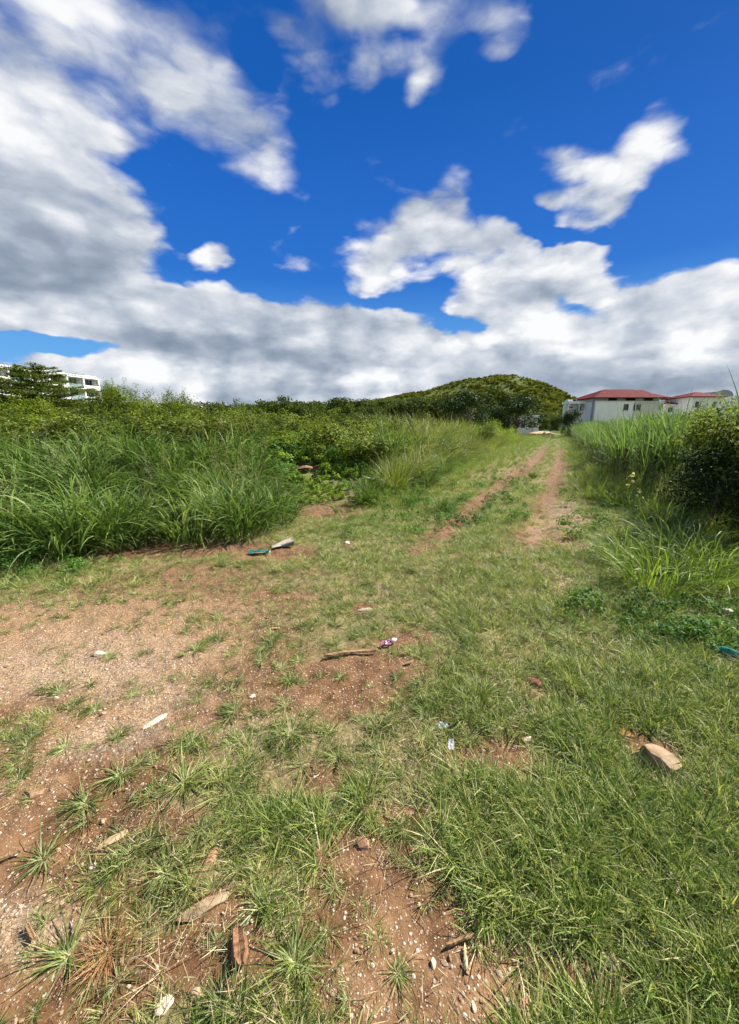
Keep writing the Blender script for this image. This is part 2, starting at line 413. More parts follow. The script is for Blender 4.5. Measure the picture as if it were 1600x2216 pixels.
# soil
m_soil, t = newmat('red_soil')
geo = N(t, 'ShaderNodeNewGeometry'); P3 = geo.outputs['Position']
a_lit, a_grav, a_grn, a_pale = attr(t, 'litter'), attr(t, 'gravel'), attr(t, 'green'), attr(t, 'pale')
n_big = noise_(t, P3, 1.6, 5, .6); n_mid = noise_(t, P3, 9, 6, .65); n_fin = noise_(t, P3, 60, 5, .7); n_grit = noise_(t, P3, 190, 2, .6)
soil = ramp(t, n_mid, [(.3, (.082, .040, .018)), (.5, (.130, .066, .030)), (.7, (.205, .115, .058))])
soil = mixc(t, smooth(t, n_big, .45, .7, 0, .55), soil, (.26, .155, .080))
dust = ramp(t, n_fin, [(.3, (.145, .086, .040)), (.55, (.28, .170, .088)), (.75, (.47, .345, .21))])
gm = math_(t, 'ADD', a_grav, math_(t, 'MULTIPLY', math_(t, 'SUBTRACT', n_mid, .5), 1.1))
c = mixc(t, smooth(t, gm, .3, .75, 0, .85), soil, dust)
c = mixc(t, smooth(t, n_grit, .58, .72, 0, .6), c, (.46, .33, .22))
# voronoi chips
def chips(sc, thr, cr, fac):
    global c
    v = N(t, 'ShaderNodeTexVoronoi'); v.inputs['Scale'].default_value = sc
    wp = vmath(t, 'ADD', P3, vmath(t, 'SCALE', noise_(t, P3, sc * .8, 2, .5, 0, 1), None, 0, .35 / sc))
    t.links.new(wp, v.inputs['Vector'])
    sp = N(t, 'ShaderNodeSeparateColor'); t.links.new(v.outputs['Color'], sp.inputs[0])
    on = math_(t, 'GREATER_THAN', math_(t, 'ADD', sp.outputs[0], math_(t, 'MULTIPLY', a_grav, .35)), thr)
    k = math_(t, 'MULTIPLY', on, smooth(t, v.outputs['Distance'], .28, .36, 1, 0))
    cc = ramp(t, sp.outputs[1], cr)
    c = mixc(t, math_(t, 'MULTIPLY', k, fac), c, cc)
    return math_(t, 'MULTIPLY', k, math_(t, 'SUBTRACT', .5, v.outputs['Distance']))
cr = [(0, (.25, .15, .09)), (.4, (.42, .30, .20)), (.75, (.50, .43, .33)), (1, (.66, .60, .50))]
k1 = chips(55, .80, cr, .85); k2 = chips(110, .72, cr, .8)
ltr = ramp(t, noise_(t, P3, 42, 4, .7), [(.3, (.09, .075, .03)), (.5, (.19, .165, .075)), (.7, (.36, .30, .16))])
lm = math_(t, 'ADD', a_lit, math_(t, 'MULTIPLY', math_(t, 'SUBTRACT', n_mid, .5), .8))
c = mixc(t, smooth(t, lm, .35, .8, 0, .8), c, ltr)
c = mixc(t, math_(t, 'MULTIPLY', a_pale, smooth(t, n_fin, .42, .62, .1, .75)), c, (.50, .44, .34))
c = mixc(t, math_(t, 'MULTIPLY', a_grn, smooth(t, n_mid, .3, .6, .6, 1)), c, ramp(t, n_mid, [(.3, (.05, .09, .02)), (.7, (.12, .17, .04))]))
hgt = math_(t, 'ADD', math_(t, 'MULTIPLY', n_fin, .5), math_(t, 'ADD', math_(t, 'MULTIPLY', k1, 1.2), math_(t, 'ADD', math_(t, 'MULTIPLY', k2, .6), math_(t, 'MULTIPLY', n_mid, .8))))
finish(t, c, .95, .15, hgt, .9, .012)

def stonemat(name, c0, c1, c2, sc=12, bump=True):
    m, t = newmat(name)
    tc_ = N(t, 'ShaderNodeTexCoord'); oi = N(t, 'ShaderNodeObjectInfo')
    n = noise_(t, tc_.outputs['Object'], sc, 8, .65); n2 = noise_(t, tc_.outputs['Object'], sc * 5, 4, .7)
    c = ramp(t, n, [(.28, c0), (.5, c1), (.72, c2)])
    c = mixc(t, smooth(t, n2, .5, .75, 0, .45), c, c0)
    c = vmath(t, 'SCALE', c, None, 0, math_(t, 'ADD', .75, math_(t, 'MULTIPLY', oi.outputs['Random'], .5)))
    finish(t, c, .95, .08, math_(t, 'ADD', n, math_(t, 'MULTIPLY', n2, .4)) if bump else None, .6, .01)
    return m
m_tan = stonemat('tan_stone', (.24, .15, .08), (.42, .31, .19), (.58, .47, .32), 14)
m_pale = stonemat('pale_stone', (.38, .31, .22), (.55, .47, .36), (.70, .64, .54), 12)
m_brown = stonemat('brown_stone', (.17, .085, .045), (.29, .17, .10), (.42, .29, .19), 20)
m_orange = stonemat('orange_stone', (.30, .13, .05), (.45, .23, .10), (.58, .38, .22), 12)
m_pink = stonemat('pink_tile', (.42, .13, .13), (.52, .20, .19), (.58, .30, .27), 25)
m_redb = stonemat('red_brick', (.16, .05, .04), (.23, .08, .065), (.30, .14, .11), 30)
m_grav = [stonemat('gravel_tan', (.25, .15, .09), (.38, .26, .17), (.5, .38, .27), 3, False), stonemat('gravel_pale', (.32, .25, .18), (.44, .36, .27), (.56, .48, .38), 3, False),
          stonemat('gravel_brown', (.17, .09, .05), (.26, .155, .09), (.36, .24, .15), 3, False)]

def woodmat(name, c0, c1, sc=(4, 60, 60)):
    m, t = newmat(name)
    tc_ = N(t, 'ShaderNodeTexCoord'); mp = N(t, 'ShaderNodeMapping'); mp.inputs['Scale'].default_value = sc
    t.links.new(tc_.outputs['Object'], mp.inputs[0])
    n = noise_(t, mp.outputs[0], 2.0, 6, .65)
    finish(t, ramp(t, n, [(.3, c0), (.7, c1)]), .85, .2, n, .6, .004)
    return m
m_wood = woodmat('weathered_wood', (.16, .085, .04), (.40, .27, .14))
m_wood2 = woodmat('old_brown_wood', (.11, .05, .025), (.36, .20, .11), (40, 6, 40))
def plainmat(name, c, rough=.5, spec=.4, var=.12, sc=20, transl=0):
    m, t = newmat(name)
    tc_ = N(t, 'ShaderNodeTexCoord'); n = noise_(t, tc_.outputs['Object'], sc, 6, .65)
    lo = tuple(x * (1 - var) for x in c); hi = tuple(min(1, x * (1 + var)) for x in c)
    cc = ramp(t, n, [(.3, lo), (.7, hi)])
    finish(t, cc, rough, spec, n, .15, .004, transl=transl)
    return m

# ------------------------------------------------------------------ layout on the ground
RUT_L = [gr(*p) for p in [(905, 1200), (960, 1150), (1020, 1100), (1100, 1040), (1150, 1005), (1172, 982), (1185, 960), (1190, 946)]]
RUT_R = [gr(*p) for p in [(1120, 1230), (1150, 1170), (1180, 1110), (1200, 1045), (1212, 1003), (1214, 978), (1208, 957), (1203, 946)]]
LEFT = [(-60, 4.0), gr(-350, 1205), gr(0, 1200), gr(190, 1195), gr(320, 1170), gr(450, 1168), gr(580, 1155), gr(632, 1128), gr(700, 1102), gr(830, 1097),
        gr(905, 1078), gr(965, 1045), gr(1040, 1003), gr(1105, 972), gr(1145, 955), gr(1160, 945), (20, 60), (-60, 60)]
RIGHT = [gr(1235, 948), gr(1250, 985), gr(1275, 1032), gr(1325, 1078), gr(1400, 1100), gr(1500, 1125), gr(1600, 1150), gr(1850, 1190), (60, 4.0), (60, 62), (30, 62)]
BARE = [(130, 1430, 430, 120, -6, 1.0), (330, 1330, 330, 50, -6, .8), (250, 1610, 300, 100, -22, .95), (110, 1780, 250, 110, -28, 1.1), (-20, 1960, 170, 220, 0, .9),
        (745, 1490, 170, 62, -8, 1.15), (560, 1450, 120, 60, 0, .5), (360, 1187, 240, 18, 0, 1.1), (850, 2060, 150, 240, 0, 1.2), (1080, 2160, 230, 100, 0, 1.5), (1230, 2195, 90, 50, 0, 1.1), (950, 2060, 80, 60, 0, 1.0), (780, 1880, 80, 70, 0, 1.0),
        (330, 2120, 300, 90, 0, .85), (80, 2140, 200, 120, 0, .95), (700, 2120, 90, 110, 0, .8), (330, 1790, 110, 50, 0, .7), (480, 1560, 120, 30, 0, .6), (700, 1560, 40, 20, 0, .6), (850, 1545, 60, 20, 0, .5), (1180, 1350, 60, 12, 0, .4), (1240, 1700, 50, 14, 0, .5), (640, 1240, 90, 14, 0, .4), (1010, 1420, 50, 14, 0, .35), (1090, 1645, 110, 48, 0, .95), (880, 1390, 60, 28, 0, .7), (1210, 1130, 80, 60, 10, .75), (1240, 1265, 90, 28, 15, .5),
        (700, 1108, 90, 14, 0, .8), (700, 1690, 80, 40, 0, .5), (360, 1260, 220, 36, -5, .7), (280, 1950, 150, 60, -20, .45), (1540, 1330, 60, 25, 0, .5), (650, 1350, 120, 40, 0, .25)]
BARE += [(1420, 1655, 62, 48, 20, 1.5), (1348, 1598, 42, 26, 20, 1.4), (975, 1632, 22, 18, 0, .9), (957, 1584, 30, 16, 0, 1.2), (1160, 1488, 20, 32, 0, 1.1), (870, 1772, 60, 18, 0, 1.4), (440, 1990, 70, 30, -20, 1.3),
        (521, 2080, 40, 60, 0, 1.4), (1315, 2098, 36, 24, 0, 1.4), (1140, 1606, 20, 14, 0, 1.2), (1572, 1332, 30, 18, 0, 1.3), (752, 1178, 14, 8, 0, 1.2), (790, 1324, 28, 12, 0, 1.2), (590, 1198, 80, 16, 0, 1.3), (1590, 1432, 40, 20, 0, 1.3),
        (1302, 1842, 12, 12, 0, 1.0), (850, 1398, 40, 14, 0, 1.3), (232, 2060, 50, 50, 0, 1.2), (350, 2120, 60, 60, 0, 1.2)]
GRAVEL = [(150, 1400, 400, 110, -6, 1.0), (200, 1560, 260, 70, -20, .8), (560, 1560, 180, 50, -10, .6), (60, 2000, 130, 100, 0, .8), (60, 1680, 120, 60, 0, .7), (860, 2120, 260, 160, 0, .55), (1200, 1130, 60, 50, 0, .9),
          (1240, 1265, 80, 26, 10, .8), (400, 1330, 260, 60, 0, .6), (1100, 2150, 200, 80, 0, .6), (620, 1610, 100, 50, 0, .4)]
def ell(lst, px, py):
    a = np.zeros(np.shape(px))
    for (cx, cy, rx, ry, rot, w) in lst:
        q = R(rot); dx = px - cx; dy = py - cy
        e = ((dx * math.cos(q) + dy * math.sin(q)) / (rx * 1.15)) ** 2 + ((-dx * math.sin(q) + dy * math.cos(q)) / (ry * 1.15)) ** 2
        a = np.maximum(a, w * np.exp(-(e ** 1.5)))
    return a
def layout(x, y):
    """bare 0..1, gravel 0..1, rut distance, signed distances into the left and right growth"""
    px, py = proj(x, y)
    wx = x + .18 * (fbm(x * 3, y * 3, 3, 5) - .5); wy = y + .18 * (fbm(x * 3, y * 3, 3, 9) - .5)
    pxw, pyw = proj(wx, wy)
    vis = (py > 900) & (py < 2400)
    b = np.where(vis, ell(BARE, pxw, pyw), .2); gv = np.where(vis, ell(GRAVEL, pxw, pyw), .2)
    rd = np.minimum(seg_dist(wx, wy, RUT_L), seg_dist(wx, wy, RUT_R))
    rr = sst(np.asarray(y), 3.2, 5.5)
    rw = .36
    dl_ = seg_dist(wx, wy, RUT_L); dr_ = seg_dist(wx, wy, RUT_R)
    b = np.maximum(b, np.exp(-(dl_ / .26) ** 2.5) * .88 * rr * (1 - .65 * sst(np.asarray(y), 16, 36)))
    wv2 = .55 + .75 * fbm(x * 1.3, y * 1.3, 3, 77)
    b = np.maximum(b, np.exp(-(dr_ / (.22 + .12 * (1 - sst(np.asarray(y), 6, 10)))) ** 2.2) * np.clip(wv2, 0, 1) * rr * (1 - .65 * sst(np.asarray(y), 14, 36)))
    ld = poly_sd(x, y, LEFT); rdd = poly_sd(x, y, RIGHT)
    return px, py, b, gv, rd, ld, rdd
def height(x, y, ld=None, rdd=None, rd=None):
    x = np.asarray(x, float); y = np.asarray(y, float)
    if ld is None:
        ld = poly_sd(x, y, LEFT); rdd = poly_sd(x, y, RIGHT)
        rd = np.minimum(seg_dist(x, y, RUT_L), seg_dist(x, y, RUT_R))
    r = np.hypot(x, y)
    near = 1 - sst(r, 14, 40)
    az = x / np.maximum(y, .5)
    h = .05 * (fbm(x * .8, y * .8, 3, 1) - .5) + near * (.035 * (fbm(x * 4, y * 4, 3, 2) - .5) + .026 * (fbm(x * 16, y * 16, 4, 3) - .5))
    h = h * sst(r, .1, 1.5) 
    h -= .05 * np.exp(-(rd / .22) ** 2) * sst(y, 3.5, 6)
    m = sst(ld, .2, 3.4) * (.55 + .5 * fbm(x * .5, y * .5, 3, 4)) * (1 - sst(r, 22, 45)) * (1 - .25 * sst(az, .15, .45))
    h += .85 * m
    h += .18 * sst(rdd, .2, 2.0)
    return h

# one ground sheet: rings around the viewpoint, the wheel-worn track cut out of it as its own sheet
fr = np.linspace(-62, 62, 760)
bk = np.linspace(62, 298, 60)[1:-1]
ang = np.radians(np.concatenate([fr, bk]))
rad = np.concatenate([[.0005], np.exp(np.linspace(math.log(.3), math.log(60), 420)), np.exp(np.linspace(math.log(60), math.log(5000), 70))[1:]])
AA, RRr = np.meshgrid(ang, rad)
gx = (RRr * np.sin(AA)).ravel(); gy = (RRr * np.cos(AA)).ravel()
px_, py_, b_, gv_, rd_, ld_, rdd_ = layout(gx, gy)
gz = height(gx, gy, ld_, rdd_, rd_)
na = len(ang); nr = len(rad)
ii = np.arange(nr - 1)[:, None] * na; jj = np.arange(na)[None, :]; j2 = (jj + 1) % na
Fq = np.stack([ii + jj, ii + j2, ii + na + j2, ii + na + jj], -1).reshape(-1, 4)[:, ::-1]
r_ = np.hypot(gx, gy)
lit = np.clip(1.0 - b_ * 1.25, 0, 1) * (1 - .3 * sst(r_, 5, 20))
grn = np.clip(sst(r_, 12, 45) * (1 - b_), 0, 1)
grn = np.maximum(grn, sst(ld_, .3, 1.5) * .7); grn = np.maximum(grn, sst(rdd_, .3, 1.5) * .5)
gv_ = np.where((gy > 6.5), gv_ * .2, gv_)
pale = ell([(1232, 1112, 44, 30, 0, .55), (1250, 1262, 60, 22, 10, .8), (180, 1440, 230, 60, -5, .5), (250, 1600, 120, 35, -15, .6), (60, 2010, 90, 60, 0, .6), (560, 1590, 140, 30, 0, .4), (1450, 1180, 120, 25, 0, .5), (330, 1500, 130, 40, 0, .5)], px_, py_) * (py_ > 950)
attrs = dict(litter=lit, gravel=gv_, green=grn, pale=pale)
GV = np.stack([gx, gy, gz], -1)
fc = GV[Fq].mean(1)
d2 = np.minimum(seg_dist(fc[:, 0], fc[:, 1], RUT_L), seg_dist(fc[:, 0], fc[:, 1], RUT_R))
tr = (d2 < .55) & (fc[:, 1] > 4.2) & (fc[:, 1] < 60)
def submesh(name, F):
    u, inv = np.unique(F, return_inverse=True)
    return mesh_from(name, GV[u], inv.reshape(F.shape), {k: v[u] for k, v in attrs.items()}, m_soil, True)
# hole under the viewpoint closed with a small fan
o = link('ground', submesh('ground', Fq[~tr])); tag(o, 'red brown stony soil with patchy cover running out to the horizon', 'ground', kind='structure')
o = link('dirt_track', submesh('dirt_track', Fq[tr])); tag(o, 'two worn red wheel ruts of the dirt track leading to the hill', 'dirt track', kind='structure')

# ------------------------------------------------------------------ plant geometry
def blades(n, rg, L, Wd, elev, droop, base_r=.02, seg=4, zb=None, twist=.5, az=None, ctr=None, rb=(0, 1), prof=1.6, wbase=.55):
    if az is None: az = rg.uniform(0, 2 * math.pi, n)
    Ls = rg.uniform(*L, n); Ws = rg.uniform(*Wd, n)
    th = np.radians(rg.uniform(*elev, n)); dr = np.radians(rg.uniform(*droop, n))
    br = base_r * np.sqrt(rg.random(n))
    ba = az + rg.uniform(-.8, .8, n)
    p = np.stack([br * np.cos(ba), br * np.sin(ba), np.zeros(n)], -1)
    if zb is not None: p[:, 2] = zb
    if ctr is not None: p = p + ctr
    rr = rg.uniform(*rb, n)
    side0 = np.stack([-np.sin(az), np.cos(az), np.zeros(n)], -1)
    tw = rg.uniform(-twist, twist, n)
    V = []; T = []
    for k in range(seg + 1):
        tt = k / seg
        if k:
            thk = th - dr * ((k - .5) / seg) ** 1.3
            d = np.stack([np.cos(thk) * np.cos(az), np.cos(thk) * np.sin(az), np.sin(thk)], -1)
            p = p + d * (Ls / seg)[:, None]
        else:
            d = np.stack([np.cos(th) * np.cos(az), np.cos(th) * np.sin(az), np.sin(th)], -1)
        upv = np.cross(d, side0)
        s = side0 * np.cos(tw * (1 + tt))[:, None] + upv * np.sin(tw * (1 + tt))[:, None]
        if k < seg:
            w = Ws * (wbase + (1 - wbase) * min(1, tt * 4)) * (1 - tt ** prof) * .5
            V += [p - s * w[:, None], p + s * w[:, None]]; T += [tt, tt]
        else:
            V.append(p); T.append(1.0)
    m = 2 * seg + 1
    VV = np.stack(V, 1).reshape(-1, 3)
    tv = np.tile(np.array(T), n); rv = np.repeat(rr, m)
    o = np.arange(n)[:, None] * m
    q = np.concatenate([o + np.array([[2 * k, 2 * k + 1, 2 * k + 3, 2 * k + 2]]) for k in range(seg - 1)], 0)
    tri = o + np.array([[2 * seg - 2, 2 * seg - 1, 2 * seg]])
    return VV, q, tri, tv, rv
def join(parts):
    V = []; Q = []; T = []; tv = []; rv = []; o = 0
    for (v, q, t_, a, b) in parts:
        V.append(v); Q.append(np.asarray(q).reshape(-1, 4) + o); T.append(np.asarray(t_).reshape(-1, 3) + o); tv.append(a); rv.append(b); o += len(v)
    return np.concatenate(V), np.concatenate(Q), np.concatenate(T), np.concatenate(tv), np.concatenate(rv)
def plant_mesh(name, parts, mat):
    V, Q, T, tv, rv = join(parts)
    return mesh_from(name, V, [Q, T], dict(t=tv, r=rv), mat)
def leaves(P, Nrm, size, rg, asp=.5, rb=(0, 1), droop=.3):
    """leaf quads at points P, roughly facing Nrm"""
    n = len(P)
    rn = rg.normal(size=(n, 3))
    nn = Nrm + .55 * rn; nn /= np.linalg.norm(nn, axis=1)[:, None]
    d = np.cross(nn, rg.normal(size=(n, 3))); d /= np.linalg.norm(d, axis=1)[:, None]
    d[:, 2] -= droop * rg.random(n); d /= np.linalg.norm(d, axis=1)[:, None]
    s = np.cross(nn, d)
    L = (size[0] + (size[1] - size[0]) * rg.random(n))[:, None]
    w = L * asp * .5
    a = P; b = P + d * L * .45 + s * w + nn * L * .08; c = P + d * L; e = P + d * L * .45 - s * w + nn * L * .08
    V = np.stack([a, b, c, e], 1).reshape(-1, 3)
    Q = np.arange(n)[:, None] * 4 + np.array([[0, 1, 2, 3]])
    return V, Q, np.zeros((0, 3), int), np.tile([0, .5, 1, .5], n), np.repeat(rg.uniform(*rb, n), 4)
def crown_pts(rg, n, rx, ry, rz, K, br, zc, flat=.75, hollow=.6, low=-.6):
    """points on many sub-clumps spread through an ellipsoid"""
    c = rg.normal(size=(K, 3)); c /= np.linalg.norm(c, axis=1)[:, None]
    c[:, 2] = np.where(c[:, 2] < low, -c[:, 2] * .5, c[:, 2])
    c *= (hollow + (1 - hollow) * rg.random((K, 1)))
    ctr = c * np.array([rx, ry, rz])
    bs = br * rg.uniform(.6, 1.35, K)
    k = rg.choice(K, n, p=bs ** 2 / (bs ** 2).sum())
    q = rg.normal(size=(n, 3)); q /= np.linalg.norm(q, axis=1)[:, None]
    r = (.35 + .75 * rg.random((n, 1)) ** .6)
    off = q * r * bs[k][:, None] * np.array([1, 1, flat])
    P = ctr[k] + off; P[:, 2] += zc
    nr = q + .5 * np.array([0, 0, 1.0]); nr /= np.linalg.norm(nr, axis=1)[:, None]
    return P, nr, ctr + np.array([0, 0, zc])

PROTO = {}
def protos(kind, meshes):
    c = bpy.data.collections.new(kind); PROTO[kind] = c
    for i, me in enumerate(meshes):
        c.objects.link(bpy.data.objects.new(me.name, me))
    return c
_ng = {}
def scatter(name, kind, pts, rot, scl, label, cat, rg):
    me = bpy.data.meshes.new(name)
    me.vertices.add(len(pts)); me.vertices.foreach_set('co', np.asarray(pts, np.float32).ravel())
    a = me.attributes.new('rot', 'FLOAT_VECTOR', 'POINT'); a.data.foreach_set('vector', np.asarray(rot, np.float32).ravel())
    s3 = np.asarray(scl, np.float32)
    if s3.ndim == 1: s3 = np.repeat(s3[:, None], 3, 1)
    a = me.attributes.new('scl', 'FLOAT_VECTOR', 'POINT'); a.data.foreach_set('vector', s3.ravel())
    nproto = len(PROTO[kind].objects)
    a = me.attributes.new('idx', 'INT', 'POINT'); a.data.foreach_set('value', rg.integers(0, nproto, len(pts)).astype(np.int32))
    me.update()
    o = link(name, me)
    if kind not in _ng:
        ng = bpy.data.node_groups.new('scatter_' + kind, 'GeometryNodeTree')
        ng.interface.new_socket('Geometry', in_out='INPUT', socket_type='NodeSocketGeometry')
        ng.interface.new_socket('Geometry', in_out='OUTPUT', socket_type='NodeSocketGeometry')
        i = ng.nodes.new('NodeGroupInput'); ou = ng.nodes.new('NodeGroupOutput')
        ip = ng.nodes.new('GeometryNodeInstanceOnPoints')
        ci = ng.nodes.new('GeometryNodeCollectionInfo'); ci.inputs['Collection'].default_value = PROTO[kind]
        ci.inputs['Separate Children'].default_value = True; ci.inputs['Reset Children'].default_value = True
        def na_(nm, ty):
            q = ng.nodes.new('GeometryNodeInputNamedAttribute'); q.data_type = ty; q.inputs['Name'].default_value = nm
            return [s for s in q.outputs if s.enabled and s.name == 'Attribute'][0]
        L_ = ng.links.new
        L_(i.outputs[0], ip.inputs['Points']); L_(ci.outputs[0], ip.inputs['Instance']); ip.inputs['Pick Instance'].default_value = True
        L_(na_('idx', 'INT'), ip.inputs['Instance Index'])
        L_(na_('rot', 'FLOAT_VECTOR'), ip.inputs['Rotation']); L_(na_('scl', 'FLOAT_VECTOR'), ip.inputs['Scale'])
        L_(ip.outputs[0], ou.inputs[0]); _ng[kind] = ng
    md = o.modifiers.new('scatter', 'NODES'); md.node_group = _ng[kind]
    tag(o, label, cat, kind='stuff')
    return o
def rots(n, rg, tilt=.12):
    return np.stack([rg.normal(0, tilt, n), rg.normal(0, tilt, n), rg.uniform(0, 6.283, n)], -1)

# lawn tufts
def lawn(seed, n=26, L=(.04, .11), W=(.0030, .0056), elev=(12, 75), mat=None, rb=(0, .85)):
    rg = np.random.default_rng(seed)
    p = [blades(n, rg, L, W, elev, (10, 75), .035, 3, rb=rb)]
    p.append(blades(5, rg, (L[0], L[1] * .9), W, (0, 40), (5, 40), .03, 3, rb=(.85, 1)))
    return plant_mesh('lawn_tuft', p, mat or m_lawn)
protos('lawn', [lawn(100 + i) for i in range(7)] + [lawn(120 + i, 28, (.05, .14), mat=m_lush) for i in range(4)])
protos('lush', [lawn(140 + i, 32, (.06, .18), (.0032, .0062), (10, 80), m_lush) for i in range(6)])
def rosette(seed, n=60, s=1.0):
    rg = np.random.default_rng(seed)
    az = rg.uniform(0, 6.283, n * 2); lob = rg.uniform(0, 6.283)
    az = az[rg.random(n * 2) < .45 + .4 * np.cos(az - lob) + .25 * np.cos(3 * az + lob)][:n]; n = len(az)
    p = [blades(n, rg, (.04 * s, .185 * s), (.0028, .0054), (-2, 40), (-15, 70), .022, 5, twist=1.1, rb=(0, .9), az=az),
         blades(n // 4, rg, (.05 * s, .11 * s), (.003, .0045), (35, 75), (10, 70), .014, 4, rb=(.2, .8)),
         blades(n // 6, rg, (.06 * s, .14 * s), (.0025, .004), (0, 12), (-5, 15), .015, 3, rb=(.9, 1))]
    return plant_mesh('grass_rosette', p, m_rose)
protos('rosette', [rosette(200 + i, 46 + 8 * (i % 3), .75 + .1 * (i % 4)) for i in range(6)])
def straw(seed):
    rg = np.random.default_rng(seed); n = 14
    c = np.stack([rg.normal(0, .06, n), rg.normal(0, .06, n), rg.uniform(.002, .02, n)], -1)
    return plant_mesh('straw_bits', [blades(n, rg, (.015, .06), (.0012, .0026), (-2, 12), (-25, 25), 0, 3, ctr=c)], m_straw)
protos('straw', [straw(250 + i) for i in range(5)])

# tall guinea grass
def tallclump(seed, n=110, h=1.0, mat=None, spread=.30, w=(.011, .022)):
    rg = np.random.default_rng(seed)
    p = [blades(n, rg, (.55 * h, 1.15 * h), w, (58, 88), (35, 125), spread, 7, rb=(0, .8), prof=2.4, wbase=.45),
         blades(n // 2, rg, (.35 * h, .7 * h), w, (40, 85), (30, 110), spread, 6, rb=(0, .7), prof=2.2, wbase=.45),
         blades(n // 2, rg, (.4 * h, .7 * h), w, (55, 88), (50, 130), spread, 6, zb=rg.uniform(.15, .5, n // 2) * h, rb=(.1, .85), prof=2.4, wbase=.5),
         blades(n // 5, rg, (.3 * h, .8 * h), (w[0] * .6, w[1] * .7), (10, 75), (60, 130), spread, 5, rb=(.95, 1))]
    return plant_mesh('tall_clump', p, mat or m_tall)
m_seed = leafmat('seed_stem', [(0, (.10, .11, .045)), (.5, (.17, .14, .07)), (1, (.28, .22, .12))], transl=.2)
def seedstem(seed):
    rg = np.random.default_rng(seed); n = 5; az = rg.uniform(0, 6.283, n)
    p = [blades(n, rg, (1.2, 1.55), (.006, .008), (74, 88), (5, 30), .1, 6, az=az, prof=6)]
    for k in range(n):
        c = rg.normal(0, .05, (26, 3)); q = rg.random(26) * .35; L = rg.uniform(1.0, 1.3); a = az[k]
        c[:, 0] = c[:, 0] * .4 + math.cos(a) * (.12 + q * .25); c[:, 1] = c[:, 1] * .4 + math.sin(a) * (.12 + q * .25); c[:, 2] = L - .1 + q
        p.append(blades(26, rg, (.04, .11), (.003, .006), (20, 75), (10, 60), 0, 3, ctr=c, rb=(.4, 1)))
    return plant_mesh('seed_stems', p, m_seed)
protos('seed', [seedstem(380 + i) for i in range(4)])
protos('tall', [tallclump(300 + i, 70, .80 + .10 * (i % 4), spread=.22 + .06 * (i % 4), w=(.012, .026)) for i in range(8)])
def cane(seed, h=1.8):
    rg = np.random.default_rng(seed); n = 46
    p = [blades(22, rg, (.75 * h, 1.0 * h), (.012, .018), (78, 90), (2, 14), .25, 5, rb=(.3, .95), prof=3),
         blades(n, rg, (.45 * h, .65 * h), (.020, .034), (66, 88), (8, 60), .25, 6, zb=rg.uniform(.25, .55, n) * h, rb=(.1, .85), prof=2.2),
         blades(n // 2, rg, (.4 * h, .6 * h), (.014, .024), (55, 85), (60, 130), .25, 6, zb=rg.uniform(.2, .45, n // 2) * h, rb=(0, .9), prof=2.2),
         blades(16, rg, (.3 * h, .6 * h), (.008, .016), (40, 80), (80, 150), .25, 5, zb=rg.uniform(.0, .35, 16) * h, rb=(.95, 1))]
    return plant_mesh('cane_clump', p, m_cane)
protos('cane', [cane(350 + i, 1.65 + .1 * (i % 4)) for i in range(6)])
def midtuft(seed, h=.4, mat=None, n=50, w=(.004, .009), sp=.10, elev=(45, 88)):
    rg = np.random.default_rng(seed)
    p = [blades(n, rg, (.5 * h, 1.15 * h), w, elev, (15, 90), sp, 5, rb=(0, .85), prof=2),
         blades(n // 5, rg, (.5 * h, 1.1 * h), (w[0] * .6, w[1] * .5), (50, 88), (10, 70), sp, 4, rb=(.85, 1))]
    return plant_mesh('grass_tuft', p, mat or m_mid)
protos('mid', [midtuft(400 + i, .42) for i in range(5)])
protos('dry', [midtuft(420 + i, 1.05, m_dryg, 60, (.010, .018), .18, (45, 84)) for i in range(4)] + [midtuft(430 + i, 1.0, m_mid, 60, (.014, .024), .24) for i in range(3)])
def herb(seed, r=.16, h=.14, n=130, ls=(.025, .05), mat=None):
    rg = np.random.default_rng(seed)
    P, nr, _ = crown_pts(rg, n, r, r, h, 9, .07, h * .7, low=0)
    P[:, 2] = np.abs(P[:, 2])
    up = nr * .5 + np.array([0, 0, .8])
    return plant_mesh('leafy_herb', [leaves(P, up, ls, rg, .7)], mat or m_herb)
protos('herb', [herb(450 + i) for i in range(5)])
protos('vine', [herb(470 + i, .34, .22, 340, (.04, .075), m_vine) for i in range(4)] + [herb(480 + i, .3, .3, 300, (.03, .06), m_herb) for i in range(2)])

def rock_mesh(name, seed, size, mat, sub=3, cut=5, rough=.12):
    rg = np.random.default_rng(seed)
    import bmesh
    bm = bmesh.new(); bmesh.ops.create_icosphere(bm, subdivisions=sub, radius=1)
    V = np.array([v.co[:] for v in bm.verts])
    for k in range(cut):
        n = rg.normal(size=3); n /= np.linalg.norm(n); dlim = rg.uniform(.50, .82)
        dd = V @ n; V = V - np.where(dd > dlim, dd - dlim, 0)[:, None] * n
    f = fbm(V[:, 0] * 2 + 5 + seed, V[:, 1] * 2 + V[:, 2] * 1.7 + 9, 4, seed % 7)
    V = V * (1 + rough * 2 * (f - .5))[:, None] * np.array(size)
    for v, co in zip(bm.verts, V): v.co = co
    me = bpy.data.meshes.new(name); bm.to_mesh(me); bm.free(); me.materials.append(mat)
    return me
protos('gravel', [rock_mesh('pebble', 500 + i, (1, .8, .42), m_grav[i % 3], 2, 4) for i in range(9)])

